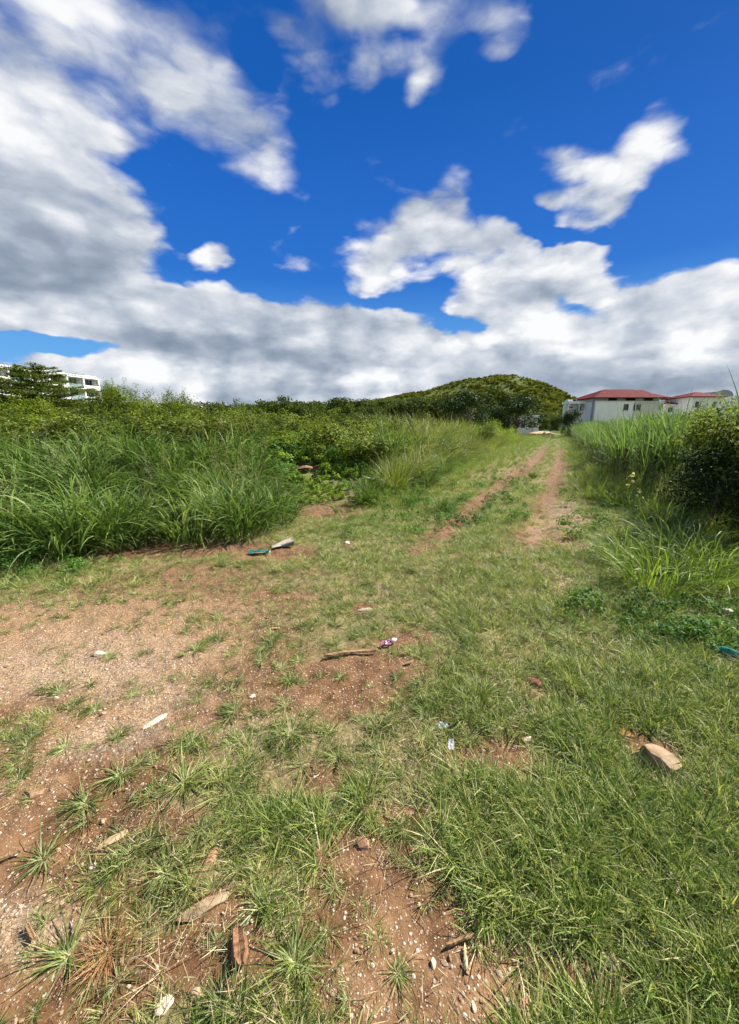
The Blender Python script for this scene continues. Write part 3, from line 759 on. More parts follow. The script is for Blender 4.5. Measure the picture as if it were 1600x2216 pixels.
# ------------------------------------------------------------------ scatter fields
def cand(n, rg, x0, x1, y0, y1):
    return rg.uniform(x0, x1, n), rg.uniform(y0, y1, n)
def fan(n, rg, r0, r1, a0=-47, a1=47, pw=1.0):
    """area-uniform-ish points in a wedge (pw<1 puts more of them near)"""
    u = rg.random(n)
    r = (r0 ** (2 * pw) + u * (r1 ** (2 * pw) - r0 ** (2 * pw))) ** (1 / (2 * pw))
    a = np.radians(rg.uniform(a0, a1, n))
    return r * np.sin(a), r * np.cos(a)
def zat(x, y): return height(x, y)

rg = np.random.default_rng(21)
x, y = fan(112000, rg, .12, 11, -92, 92, .62)
px, py, b, gv, rd, ld, rdd = layout(x, y)
nz = fbm(x * 2.2, y * 2.2, 4, 12)
right = sst(px, 700, 1250)
farc = 1 - sst(py, 1250, 1500)
patch = sst(nz, .40, .58)
cover = np.clip(1.15 - b * 1.35, 0, 1) * np.maximum(.22 + 1.1 * patch, np.maximum(right * (.38 + .85 * patch), farc * .85))
cover *= (.62 + .5 * right)
keep = (rg.random(len(x)) < cover * .62 + .018) & (ld < .5) & (rdd < .8)
x, y = x[keep], y[keep]; px, py = px[keep], py[keep]; right = right[keep]; bb = b[keep]
s = rg.uniform(.55, 1.15, len(x)) * (.8 + .35 * right) * (1 - .35 * np.clip(bb, 0, 1))
scatter('lawn_grass', 'lawn', np.stack([x, y, zat(x, y) - .004], -1), rots(len(x), rg, .15), s,
        'short patchy green and straw coloured grass over the red soil', 'grass', rg)
# deep lush grass to the lower right and on the verges
x, y = fan(44000, rg, .2, 11, -60, 92, .62)
px, py, b, gv, rd, ld, rdd = layout(x, y)
wlush = np.maximum(sst(px, 1000, 1400) * sst(py, 1280, 1450), ell([(1450, 1950, 420, 420, 0, 1.1), (1530, 1450, 200, 250, 0, 1.1), (700, 1770, 170, 90, 0, .8), (980, 1900, 220, 150, 20, .8), (1050, 1130, 60, 30, 0, .5), (850, 1140, 200, 30, 0, .6), (640, 1215, 200, 20, 0, .5), (150, 1260, 160, 28, 0, .9)], px, py))
keep = (rg.random(len(x)) < np.clip(wlush, 0, 1) * np.clip(1.1 - b * 1.3, 0, 1) * .44) & (ld < .4) & (rdd < .8)
x, y = x[keep], y[keep]
scatter('lush_grass', 'lush', np.stack([x, y, zat(x, y) - .004], -1), rots(len(x), rg, .15), rg.uniform(.6, 1.15, len(x)),
        'deeper green grass thick at the lower right and along the track', 'grass', rg)
# rosettes scattered
x, y = fan(8600, rg, .3, 8, -88, 88, .6)
px, py, b, gv, rd, ld, rdd = layout(x, y)
keep = (rg.random(len(x)) < (.55 - .42 * np.clip(b, 0, 1))) & (ld < 0) & (rdd < .2)
x, y = x[keep], y[keep]
scatter('small_rosettes', 'rosette', np.stack([x, y, zat(x, y)], -1), rots(len(x), rg, .16), rg.uniform(.30, .98, len(x)),
        'countless small pale centred grass rosettes mixed through the turf', 'grass', rg)
# straw
x, y = fan(20000, rg, .3, 9, -80, 80, .62)
px, py, b, gv, rd, ld, rdd = layout(x, y)
keep = (rg.random(len(x)) < np.clip(.62 - .45 * b, .05, 1)) & (ld < .3) & (rdd < 1.0)
x, y = x[keep], y[keep]
scatter('dry_straw', 'straw', np.stack([x, y, zat(x, y) + .003], -1), rots(len(x), rg, .1), rg.uniform(.5, 1.3, len(x)),
        'loose dry straw and dead blades lying over the soil', 'straw', rg)
# gravel
x, y = fan(80000, rg, .3, 7.5, -68, 68, .6)
px, py, b, gv, rd, ld, rdd = layout(x, y)
keep = (rg.random(len(x)) < np.clip(.02 + .75 * gv * sst(fbm(x * 4, y * 4, 3, 31), .38, .62) + .28 * b * sst(fbm(x * 3, y * 3, 3, 37), .45, .65) + .04 * b, 0, 1) * (.25 + .75 * np.clip(b * 1.3, 0, 1))) & (ld < .2)
x, y = x[keep], y[keep]; g2 = gv[keep]
s = .0020 + .0075 * rg.random(len(x)) ** 3.5 + rg.uniform(.003, .010, len(x)) * (rg.random(len(x)) > .98)
scatter('gravel', 'gravel', np.stack([x, y, zat(x, y) + s * .15], -1), rots(len(x), rg, .5), s,
        'small tan and white gravel chips spread over the bare soil', 'gravel', rg)
# verge grass both sides of the track, out to the far end
x, y = fan(26000, rg, 5.5, 62, -6, 44, .45)
px, py, b, gv, rd, ld, rdd = layout(x, y)
keep = (rg.random(len(x)) < np.clip(.95 - b * 1.3, 0, 1) * .62) & (ld < .3) & (rdd < 1.6)
x, y = x[keep], y[keep]; rd = rd[keep]; ld = ld[keep]; r = np.hypot(x, y)
ctrd = np.minimum(rd, 1.2) / 1.2
s = (.16 + .34 * ctrd * rg.random(len(x)) + .08 * rg.random(len(x))) * (1 + .012 * r) * (.75 + .5 * sst(r, 8, 16))
scatter('verge_grass', 'mid', np.stack([x, y, zat(x, y) - .01], -1), rots(len(x), rg, .15), s,
        'bright short grass between and beside the wheel ruts of the track', 'grass', rg)
# left edge verge: light green mid grass towards the path
x, y = fan(9000, rg, 6.5, 62, -4, 40, .5)
px, py, b, gv, rd, ld, rdd = layout(x, y)
keep = (ld > -.25) & (ld < 2.6) & (px > 800) & (rg.random(len(x)) < .85 * np.clip(1.1 - 1.4 * b, 0, 1))
x, y, ld = x[keep], y[keep], ld[keep]
scatter('bank_grass', 'mid', np.stack([x, y, zat(x, y) - .01], -1), rots(len(x), rg, .18), (.65 + .6 * sst(ld, 0, 1.5)) * rg.uniform(.7, 1.3, len(x)),
        'yellow green knee high grass on the bank left of the track', 'grass', rg)
# tall guinea grass on the left
x, y = cand(9500, rg, -14, 6.5, 4.0, 18)
px, py, b, gv, rd, ld, rdd = layout(x, y)
z = zat(x, y)
pr = np.where(px < 560, 1.0, np.where(px < 660, .75 * (ld < 1.2), .05)) * (ld > .12) * np.where(ld < 3.6, .62, .10)
pr = np.where((px > 640) & (ld < 1.2), 0, pr); pr = np.where((px > 760) & (px < 1060) & (ld > 1.6) & (ld < 6), .42, pr)
gap = ell([(310, 1085, 45, 24, 0, 1)], *proj(x, y, z + .3))
keep = (rg.random(len(x)) < pr * .36 * (1 - gap)) & (px > -500)
x, y, z, ld = x[keep], y[keep], z[keep], ld[keep]
scatter('tall_grass', 'tall', np.stack([x, y, z - .02], -1), rots(len(x), rg, .17), rg.uniform(.55, 1.15, len(x)) * (.82 + .14 * sst(ld, .3, 1.5)),
        'dense chest high green grass covering the left bank', 'tall grass', rg)
sel = rg.random(len(x)) < .22
scatter('seed_heads', 'seed', np.stack([x[sel], y[sel], z[sel]], -1), rots(int(sel.sum()), rg, .12), rg.uniform(.55, .85, int(sel.sum())),
        'thin brownish seed stems rising through the tall grass', 'seed stems', rg)
# dry and mixed tall grass in the centre-left
x, y = fan(5200, rg, 6.8, 50, -12, 34, .5)
px, py, b, gv, rd, ld, rdd = layout(x, y)
keep = (ld > .6) & (ld < 8) & (px > 800) & (px < 1140) & (rg.random(len(x)) < np.where(px > 830, .42, .16) * (.35 + 1.2 * sst(fbm(x * .9, y * .9, 3, 15), .4, .6)))
x, y = x[keep], y[keep]
scatter('dry_bank_grass', 'dry', np.stack([x, y, zat(x, y) - .02], -1), rots(len(x), rg, .22), rg.uniform(.7, 1.35, len(x)) * (.8 + .5 * sst(ld[keep], .6, 2.6)),
        'waist high mixed dry yellow and green grass leaning on the bank', 'tall grass', rg)
# vines and herbs over the mound
x, y = fan(6800, rg, 6.4, 22, -42, 26, .8)
px, py, b, gv, rd, ld, rdd = layout(x, y)
z = zat(x, y)
zone = np.where(px > 480, 1.0, .16) * np.where(px > 1000, .35, 1.0)
gap = ell([(500, 1015, 40, 16, 0, 1.2), (665, 1018, 40, 14, 0, 1.3), (500, 1035, 30, 12, 0, .5)], *proj(x, y, z + .1))
keep = (ld > .15) & (rg.random(len(x)) < zone * .62 * (1 - np.clip(gap, 0, 1))) & (px > -300)
x, y, z, ld = x[keep], y[keep], z[keep], ld[keep]
scatter('ground_vines', 'vine', np.stack([x, y, z], -1), rots(len(x), rg, .2), rg.uniform(.45, 1.0, len(x)) * (.6 + .7 * sst(ld, .3, 3)),
        'bright green creeping vines smothering the mound beside the track', 'vines', rg)
# low herbs at the verges
x, y = fan(9000, rg, 1.3, 22, -47, 50, .5)
px, py, b, gv, rd, ld, rdd = layout(x, y)
hz = ell([(1500, 1360, 180, 70, 10, 1.1), (1400, 1150, 150, 60, 0, .6), (930, 1110, 130, 40, 0, .8), (80, 1225, 130, 18, 0, .9), (1300, 1100, 60, 80, 30, .6), (1560, 1250, 100, 60, 0, .7), (1100, 1060, 60, 60, 0, .3), (1120, 945, 60, 20, 0, 1)], px, py)
keep = (rg.random(len(x)) < hz * .55) & (rdd < 1.5) & (ld < 1.5)
x, y = x[keep], y[keep]
scatter('low_herbs', 'herb', np.stack([x, y, zat(x, y)], -1), rots(len(x), rg, .1), rg.uniform(.3, .85, len(x)),
        'low broad leaved herbs growing along the edges of the clearing', 'herbs', rg)
# cane grass on the right
x, y = cand(15000, rg, 3.2, 46, 4.5, 62)
px, py, b, gv, rd, ld, rdd = layout(x, y)
r = np.hypot(x, y)
keep = (rdd > .25) & (px < 1900) & (rg.random(len(x)) < np.where(rdd < 2.5, .50, .30)) & ((px < 1600) | (rdd > 1.0))
x, y, rdd = x[keep], y[keep], rdd[keep]
scatter('cane_grass', 'cane', np.stack([x, y, zat(x, y) - .02], -1), rots(len(x), rg, .07), rg.uniform(.85, 1.12, len(x)) * (.93 + .09 * sst(rdd, .2, 1.2)) * (.88 + .12 * sst(px[keep], 1270, 1500)),
        'tall upright cane like grass walling the right side of the track', 'tall grass', rg)
# fringe in front of the cane: weeds and long grass
x, y = fan(5200, rg, 3.2, 40, 18, 52, .55)
px, py, b, gv, rd, ld, rdd = layout(x, y)
keep = (rdd > -.8) & (rdd < .9) & (py > 940) & (rg.random(len(x)) < .5 * np.where(py > 1180, .5, 1) * np.clip(1.1 - 1.6 * b, 0, 1) * np.where((rdd < -.2) & (py < 1060), .25, 1))
x, y = x[keep], y[keep]
scatter('fringe_grass', 'mid', np.stack([x, y, zat(x, y) - .01], -1), rots(len(x), rg, .2), rg.uniform(.6, 1.5, len(x)),
        'loose weedy grass along the foot of the cane grass', 'grass', rg)

# ------------------------------------------------------------------ notable grass clumps (things)
def zg(x, y): return float(height(np.array([x]), np.array([y]))[0])
def hit(px, py):
    """where the line of sight through a pixel first meets the uneven ground"""
    d = ray(px, py); ks = np.concatenate([np.arange(.5, 12, .02), np.arange(12, 60, .1)])
    X_, Y_, Z_ = d[0] * ks, d[1] * ks, CAMH + d[2] * ks
    below = np.nonzero(Z_ < height(X_, Y_))[0]
    k = ks[below[0]] if len(below) else 60.0
    return float(d[0] * k), float(d[1] * k)
def put(name, me, px, py, rz, s, label, cat, dz=-.01, group=None):
    x, y = hit(px, py)
    o = link(name, me, None, (x, y, zg(x, y) + dz)); o.rotation_euler = (0, 0, rz); o.scale = (s, s, s)
    tag(o, label, cat, group)
    return o
tallm = [tallclump(600 + i, 120, .92 + .08 * i, spread=.36, w=(.014, .027)) for i in range(3)]
TG = 'tall grass clumps of the front row'
put('tall_grass_clump', tallm[0], 40, 1200, .3, .95, 'dark green tall grass clump at the far left end of the front row', 'grass clump', group=TG)
put('tall_grass_clump', tallm[1], 150, 1196, 1.7, 1.0, 'largest arching tall grass clump, blades spilling toward the bare soil at left', 'grass clump', group=TG)
put('tall_grass_clump', tallm[2], 262, 1180, 2.6, .9, 'tall grass clump just left of the pale bag caught in the grass', 'grass clump', group=TG)
put('tall_grass_clump', tallm[0], 415, 1168, 4.0, .86, 'tall grass clump behind the strip of bare soil, right of the pale bag', 'grass clump', group=TG)
put('tall_grass_clump', tallm[1], 520, 1160, 5.2, .88, 'tall grass clump directly behind the green plastic and the folded carton', 'grass clump', group=TG)
put('tall_grass_clump', tallm[2], 600, 1128, .9, .78, 'tall grass clump at the right end of the front row, next to the vine mound', 'grass clump', group=TG)
fount = tallclump(640, 120, .95, m_tall, .12, (.006, .011))
put('grass_tussock', fount, 795, 1094, .4, .82, 'single fountain shaped tussock of narrow blades at the foot of the vine mound', 'tussock')
put('grass_tussock', tallclump(641, 60, .42, m_tall, .10, (.008, .014)), 955, 1108, 1.4, .9, 'small bluish tussock with arching blades left of the left wheel rut', 'tussock')
put('grass_tussock', tallclump(642, 60, .40, m_tall, .08, (.008, .014)), 1155, 1035, 1.4, .8, 'small dark tussock growing on the strip between the wheel ruts', 'tussock')
dryb = tallclump(643, 150, 1.3, m_dryg, .30, (.010, .018)); grnb = tallclump(653, 130, 1.35, m_cane, .3, (.014, .024))
BK = 'pale feathery clumps on the bank left of the track'
for k, (px, py, q) in enumerate([(905, 1012, .85), (945, 1000, .95), (880, 1045, .75), (960, 1030, .7), (1015, 985, .95), (925, 1055, .6)]):
    put('feathery_grass_clump', (dryb, grnb)[k % 2], px, py, k * 1.9, q, 'feathery waist high grass clump on the bank between the vine mound and the track', 'grass clump', group=BK)
put('dry_grass_clump', dryb, 985, 1006, 2.0, .95, 'big straw yellow grass clump leaning over at the top of the left bank', 'grass clump')
put('dry_grass_clump', tallclump(644, 90, 1.25, m_dryg, .14, (.006, .011)), 850, 1066, .3, .85, 'pale yellow seeding grass clump right of the vine mound, leaning right', 'grass clump')
put('reed_stem_clump', cane(645, 1.75), 842, 1040, 0, .95, 'slender upright reed clump rising above the bank against the dark trees', 'reeds')
rgt = tallclump(646, 150, .62, m_mid, .30, (.006, .012))
RG_ = 'arching grass clumps at the right edge'
put('arching_grass_clump', rgt, 1420, 1275, 0, 1.0, 'arching green grass clump left of the pale rock on the right', 'grass clump', group=RG_)
put('arching_grass_clump', rgt, 1345, 1215, 3.1, .8, 'leftmost arching grass clump at the foot of the right bank', 'grass clump', group=RG_)
put('arching_grass_clump', rgt, 1478, 1225, 4.6, 1.0, 'arching grass clump between the two nearest arching clumps and the dark bush', 'grass clump', group=RG_)
put('arching_grass_clump', rgt, 1530, 1265, 2.1, .95, 'arching green grass clump directly behind the pale rock on the right', 'grass clump', group=RG_)
put('arching_grass_clump', tallclump(647, 80, .85, m_cane, .25, (.006, .011)), 1425, 1180, 1.1, .9, 'thin pale bladed grass clump in front of the dark bush', 'grass clump', group=RG_)

ROS = [(405, 1610, 1.25, 'spreading rosette of grass on bare red soil above the two joined rosettes at lower left'),
       (262, 1685, 1.1, 'rosette of grass left of the biggest dark green tangle on the red soil'),
       (185, 1740, 1.0, 'lone grass rosette on bare red soil above the tan flat stone'),
       (630, 1590, 1.35, 'wide pale centred rosette between the timber strip and the dirt hollow'),
       (730, 1640, 1.0, 'rosette with few blades right of the widest pale centred rosette'),
       (255, 1590, .9, 'flat rosette just left of the slab of pale stone'),
       (60, 1615, .9, 'rosette at the left picture edge on gravelly soil'),
       (130, 1500, 1.1, 'leggy rosette leaning right on the gravelly patch at left'),
       (235, 1428, .8, 'rosette beside the pale rounded pebble on the gravel'),
       (425, 1410, 1.0, 'flat spreading rosette on gravel above the red hollow'),
       (650, 1430, .8, 'small rosette at the left end of the timber strip'),
       (735, 1470, .8, 'small rosette in the red hollow below the timber strip'),
       (640, 2090, 1.15, 'star shaped pale rosette at lower middle beside the dark wood chunk'),
       (560, 1960, 1.1, 'rosette with pale crown above the dark wood chunk'),
       (860, 2115, .62, 'small lone rosette on the bare gravelly soil at bottom centre'),
       (480, 2190, 1.0, 'rosette at the bottom edge left of the star shaped one'),
       (150, 2075, 1.0, 'rosette with white base near the brown husk fibre'),
       (360, 1900, 1.1, 'tangled upright rosette right of the tan flat stone'),
       (1085, 2000, 1.0, 'pale yellow centred rosette right of the bare patch'),
       (1015, 1600, .9, 'rosette immediately right of the white paper scrap'),
       (1310, 1600, .75, 'yellowish rosette left of the orange stone'),
       (930, 1540, 1.0, 'bright rosette in the turf above the grey plastic scrap'),
       (500, 1720, .9, 'rosette with reddish centre in the turf right of the dark tangle'),
       (400, 1700, 1.3, 'biggest dark green sprawling rosette on the red soil')]
rom = [rosette(700 + i, 76 + 12 * (i % 3), .80 + .06 * (i % 4)) for i in range(7)]
for i, (px, py, s, lb) in enumerate(ROS):
    put('grass_rosette', rom[i % 7], px, py, i * 1.3, s * .95, lb, 'grass rosette', .002, 'grass rosettes on the bare soil')

# ------------------------------------------------------------------ trees and shrubs
def woody(rg, h, r, n_limb, spread, zc, bend=.15):
    mb = MB()
    tp = [Vector((0, 0, -.1))]; rr = [r]
    k = 6
    for i in range(1, k + 1):
        tp.append(Vector((rg.normal(0, bend * h * .08), rg.normal(0, bend * h * .08), h * .75 * i / k)) + Vector((tp[-1].x, tp[-1].y, 0)))
        rr.append(r * (1 - .75 * i / k))
    mb.tube(tp, rr, 8)
    lim = MB()
    for j in range(n_limb):
        i = rg.integers(2, k + 1); p0 = tp[i]; a = rg.uniform(0, 6.28); L = spread * rg.uniform(.5, .95)
        p1 = p0 + Vector((math.cos(a) * L * .5, math.sin(a) * L * .5, L * .3)); p2 = p1 + Vector((math.cos(a + .3) * L * .45, math.sin(a + .3) * L * .45, L * .32))
        mb.tube([p0, p1, p2], [rr[i] * .6, rr[i] * .4, rr[i] * .12], 6)
    return mb
def shrub(name, seed, rx, ry, rz, n, K, br, leaf, mat, asp=.5, flowers=0, twigs=True, stem_h=.5, zc=None, name_stem='stem'):
    rg = np.random.default_rng(seed)
    zc = rz * .85 if zc is None else zc
    root = empty(name, (0, 0, 0))
    P, nr, ctr = crown_pts(rg, n, rx, ry, rz, K, br, zc)
    P = P[P[:, 2] > .03]; nr = nr[:len(P)]
    parts = [leaves(P, nr, leaf, rg, asp)]
    # shoots poking out of the outline
    m = K * 3
    ci = rg.integers(0, K, m); base = ctr[ci]
    dirs = (base - np.array([0, 0, zc * .6])); dirs /= np.linalg.norm(dirs, axis=1)[:, None] + 1e-6
    dirs = dirs + rg.normal(0, .35, (m, 3)) + np.array([0, 0, .5]); dirs /= np.linalg.norm(dirs, axis=1)[:, None]
    tt = rg.random((m, 14, 1))
    SPt = base[:, None, :] + dirs[:, None, :] * br * (.8 + tt * .95) + rg.normal(0, leaf[1] * .25, (m, 14, 3))
    SPt = SPt.reshape(-1, 3); parts.append(leaves(SPt, np.repeat(dirs, 14, 0), leaf, rg, asp, rb=(.3, 1)))
    link('crown', plant_mesh('crown', parts, mat), root)
    woody(rg, zc + rz * .3, .02 + .025 * rz, 7, rx * .8, zc).build(name_stem, m_bark, root)
    if flowers:
        FP, fn, _ = crown_pts(rg, flowers, rx * 1.05, ry * 1.05, rz * 1.05, K, br * 1.05, zc)
        link('flowers', plant_mesh('flowers', [leaves(FP, fn, (.025, .045), rg, .9)], m_flower), root)['kind'] = 'stuff'
    return root
def place(root, X, Y, rz, s, label, cat, group=None, first=None, dz=0, sz=None):
    root.location = (X, Y, zg(X, Y) + dz); root.rotation_euler = (0, 0, rz); root.scale = (s, s, sz or s)
    tag(root, label, cat, group); return root
used = set()
def inst(root):
    if root.name not in used: used.add(root.name); return root
    return copy_tree(root)

# thicket: vine-covered shrubs behind the tall grass
thick = [shrub('thicket_shrub', 800 + i, 1.15, 1.0, .75, 7600, 15, .42, (.055, .10), (m_shrub, m_shrub, m_ylw, m_tree)[i], .6, flowers=90 if i == 0 else 0) for i in range(4)]
rg = np.random.default_rng(77)
TL = 'leafy shrub merged into the dense green thicket behind the tall grass'
def Xat(px, Y): return (px - 800) / FPX * (Y * CP + .1)
rows = []
for (Y0, pxs, dp) in [(9.2, np.arange(-60, 500, 105), 40), (10.8, np.arange(-90, 830, 95), 28), (12.6, np.arange(-60, 850, 85), 16), (15.5, np.arange(-80, 880, 75), 6), (20, np.arange(-80, 900, 70), 0)]:
    for px in pxs:
        rows.append((px + rg.uniform(-25, 25), Y0 + rg.uniform(-.7, .7), dp))
for k, (px, Y, dp) in enumerate(rows):
    o = inst(thick[int(rg.choice(4, p=[.38, .28, .16, .18]))])
    X = Xat(px, Y); g_ = zg(X, Y)
    topy = np.interp(px, [-100, 60, 220, 300, 400, 480, 560, 700, 800, 900], [862, 864, 862, 858, 862, 872, 884, 884, 890, 900]) + dp * rg.uniform(.7, 1.25) + rg.uniform(-4, 5)
    sz = max(.32, (float(at(px, topy, Y)[2]) - g_) / 1.72)
    place(o, X, Y, rg.uniform(0, 6.28), 1.15 if Y > 14 else 1.0, TL, 'shrub', 'thicket shrubs behind the tall grass', sz=sz)
for k, (px, Y, tp) in enumerate([(850, 17, 900), (930, 21, 900), (800, 11, 925), (1045, 25, 915)]):
    o = inst(thick[(0, 1, 2, 1, 0, 2, 0, 2, 1)[k]]); X = Xat(px, Y); g_ = zg(X, Y)
    place(o, X, Y, k * 1.1, .8 + .012 * Y, 'leafy shrub half buried in tall grass on the bank left of the track', 'shrub', 'bank shrubs left of the track', sz=max(.35, (float(at(px, tp, Y)[2]) - g_) / 1.72))
# bigger, named ones
b1 = inst(shrub('yellow_green_shrub', 830, 1.5, 1.3, 1.1, 9000, 26, .42, (.06, .11), m_ylw, .5))
place(b1, Xat(25, 12.5), 12.5, .2, .85, 'bright yellow green leafy tree below the tiered tree at the left edge', 'tree', dz=.1)
b2 = shrub('dark_shrub', 831, 1.0, .9, .9, 6000, 20, .34, (.05, .09), m_tree, .5)
place(b2, Xat(205, 14.5), 14.5, .7, 1.0, 'dark round shrub right of the tiered tree, in front of the white apartment block', 'shrub', dz=.15)
b3 = shrub('spreading_shrub', 832, 1.6, 1.2, .8, 8000, 26, .32, (.05, .09), m_ylw, .35, zc=1.6)
place(b3, Xat(275, 16), 16, 1.7, .82, 'flat topped yellowish shrub standing just above the thicket right of the apartment block', 'shrub', dz=.3)
b4 = shrub('feathery_shrub', 833, 1.9, 1.2, 1.0, 10000, 30, .4, (.05, .10), m_shrub, .3, zc=1.5)
place(b4, Xat(385, 17), 17, 2.7, .80, 'wide feathery green shrub with a ragged top right of the flat topped yellowish shrub', 'shrub', dz=.15)

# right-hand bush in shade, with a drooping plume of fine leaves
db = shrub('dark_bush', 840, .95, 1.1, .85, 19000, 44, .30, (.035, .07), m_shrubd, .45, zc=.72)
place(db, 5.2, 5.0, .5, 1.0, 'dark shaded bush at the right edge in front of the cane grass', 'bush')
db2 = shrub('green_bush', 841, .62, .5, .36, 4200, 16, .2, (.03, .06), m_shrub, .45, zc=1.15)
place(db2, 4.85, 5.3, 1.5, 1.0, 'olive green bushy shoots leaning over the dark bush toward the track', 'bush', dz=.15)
def feather_tree(seed):
    rg = np.random.default_rng(seed)
    root = empty('feathery_sapling', (0, 0, 0))
    mb = MB(); parts = []
    top = Vector((-.05, 0, 2.15))
    mb.tube([Vector((.1, 0, 0)), Vector((.05, 0, .9)), Vector((0, 0, 1.6)), top], [.03, .024, .014, .004], 6)
    for j in range(46):
        z = rg.uniform(.75, 2.15); a = rg.uniform(0, 6.28); L = rg.uniform(.22, .48)
        p0 = Vector((.08 - .06 * z, 0, z)); pts = []
        for k in range(5):
            q = k / 4
            pts.append(p0 + Vector((math.cos(a) * L * q, math.sin(a) * L * q, L * (.45 * q - .85 * q * q))))
        mb.tube(pts, [.006, .005, .004, .003, .0015], 4)
        m = 34; q = rg.random(m); P = np.array([list(p0 + Vector((math.cos(a) * L * s_, math.sin(a) * L * s_, L * (.45 * s_ - .85 * s_ * s_)))) for s_ in q])
        parts.append(leaves(P, np.tile([0, 0, 1.0], (m, 1)), (.05, .10), rg, .16, droop=.9))
    link('crown', plant_mesh('crown', parts, m_shrubd), root); mb.build('stem', m_bark, root)
    return root
ft = feather_tree(842)
place(ft, 4.72, 4.55, 0, 1.0, 'sapling with drooping feathery leaves rising at the right picture edge', 'sapling')

# tiered tree on the left
def tiered(seed, H=4.6):
    rg = np.random.default_rng(seed)
    root = empty('tiered_tree', (0, 0, 0)); mb = MB(); parts = []
    mb.tube([Vector((0, 0, -.2)), Vector((.03, 0, H * .3)), Vector((-.04, 0, H * .62)), Vector((.0, 0, H * .9)), Vector((0, 0, H))], [.11, .09, .06, .025, .008], 8)
    z = H * .30; tier = 0
    while z < H * .985:
        f = (z / H - .30) / .70
        R0 = (2.05 * (1 - f) ** .6 + .25) * rg.uniform(.85, 1.1)
        nb = int(6 + 4 * (1 - f))
        a0 = rg.uniform(0, 6.28)
        for j in range(nb):
            a = a0 + j * 6.28 / nb + rg.normal(0, .2); L = R0 * rg.uniform(.55, 1.15); dz = rg.uniform(-.05, .12) + .10 * f
            pts = [Vector((math.cos(a) * L * q, math.sin(a) * L * q, z + L * (dz * q + .10 * q * q))) for q in (0, .35, .7, 1)]
            mb.tube(pts, [.028, .02, .012, .004], 5)
            m = int(420 * L)
            q = rg.random(m) ** .7 * .9 + .12
            wd = .32 * L * np.sin(np.clip(q, 0, 1) * 2.6) ** .8 + .05
            lat = rg.normal(0, .45, m) * wd
            P = np.stack([math.cos(a) * L * q - math.sin(a) * lat, math.sin(a) * L * q + math.cos(a) * lat, z + L * (dz * q + .10 * q * q) + rg.uniform(-.02, .10, m)], -1)
            parts.append(leaves(P, np.tile([0, 0, 1.0], (m, 1)), (.05, .10), rg, .5, droop=.1))
        z += rg.uniform(.20, .34); tier += 1
    link('crown', plant_mesh('crown', parts, m_tier), root); mb.build('trunk', m_bark, root)
    return root
tt_ = tiered(850, 4.9)
# distinct trees further off
def tree(name, seed, H, rx, rz, n, K, br, leaf, mat, trunk_r=.16, zc=None):
    rg = np.random.default_rng(seed); root = empty(name, (0, 0, 0))
    zc = zc or (H - rz)
    P, nr, ctr = crown_pts(rg, n, rx, rx, rz, K, br, zc, low=-.8)
    link('crown', plant_mesh('crown', [leaves(P, nr, leaf, rg, .6)], mat), root)
    mb = MB(); mb.tube([(0, 0, -.3), (.05, 0, zc * .4), (0, .05, zc)], [trunk_r, trunk_r * .8, trunk_r * .45], 8)
    for c_ in ctr[::2]:
        c_ = Vector(c_); p0 = Vector((0, 0, zc * rg.uniform(.35, .85)))
        mid = p0.lerp(c_, .5) + Vector((0, 0, .1)); mb.tube([p0, mid, c_], [trunk_r * .45, trunk_r * .28, trunk_r * .1], 5)
    mb.build('trunk', m_bark, root)
    return root
pt_tier = None
ta = tree('dark_tree', 860, 5.2, 2.1, 2.5, 5600, 30, .75, (.16, .30), m_tree, zc=2.5)
tb = tree('broad_tree', 861, 5.0, 2.7, 2.3, 6000, 34, .8, (.18, .32), m_tree, zc=2.4)
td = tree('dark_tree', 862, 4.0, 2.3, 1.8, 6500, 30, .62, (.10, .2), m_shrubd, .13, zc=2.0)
def pt(root, px, pytop, Y, Hm, label, cat='tree', group=None, rz=0, wx=1.0):
    o = inst(root); top = at(px, pytop, Y)[2]; X = at(px, 900, Y)[0]
    s = (top - zg(X, Y)) / Hm
    o.location = (X, Y, zg(X, Y)); o.rotation_euler = (0, 0, rz); o.scale = (s * wx, s * wx, s)
    tag(o, label, cat, group); return o
pt(tt_, 92, 792, 19.0, 4.9, 'tree with flat layered tiers of branches in front of the white apartment block', rz=.4, wx=1.75)
pt(ta, 603, 850, 48, 5.2, 'rounded dark tree standing alone above the thicket left of the tree belt', rz=.4, wx=1.1)
pt(ta, 650, 862, 46, 5.2, 'small dark tree just right of the rounded lone tree', rz=1.4, wx=.9)
pt(ta, 483, 868, 30, 5.2, 'light crowned little tree poking above the thicket in the middle left', rz=2.2, wx=.8)
pt(ta, 540, 868, 34, 5.2, 'low tree between the little light tree and the rounded lone tree', rz=2.9, wx=1.0)
pt(td, 1010, 842, 44, 4.0, 'dark dense tree in front of the middle of the hill', rz=.5, wx=1.05)
pt(td, 1120, 850, 52, 4.0, 'dark wide tree partly hiding the small white house', rz=2.0, wx=1.05)
pt(td, 1240, 884, 50, 4.0, 'black green roadside tree at the far end of the track by the balconied house', rz=1.0, wx=.72)
pt(tb, 1075, 838, 60, 5.0, 'taller loose tree behind the dark trees before the hill', rz=1.3, wx=.8)
BG = 'trees of the far belt before the hill'
for i, px in enumerate(range(560, 1120, 26)):
    rgx = np.random.default_rng(900 + i)
    Y = rgx.uniform(62, 95); tp_ = 868 + rgx.uniform(-6, 6) - 2 * sst(px, 800, 1000)
    pt(tb if i % 2 else ta, px + rgx.uniform(-8, 8), tp_, Y, 5.0, 'green tree in the far belt of trees between the thicket and the hill', group=BG, rz=rgx.uniform(0, 6), wx=1.5)
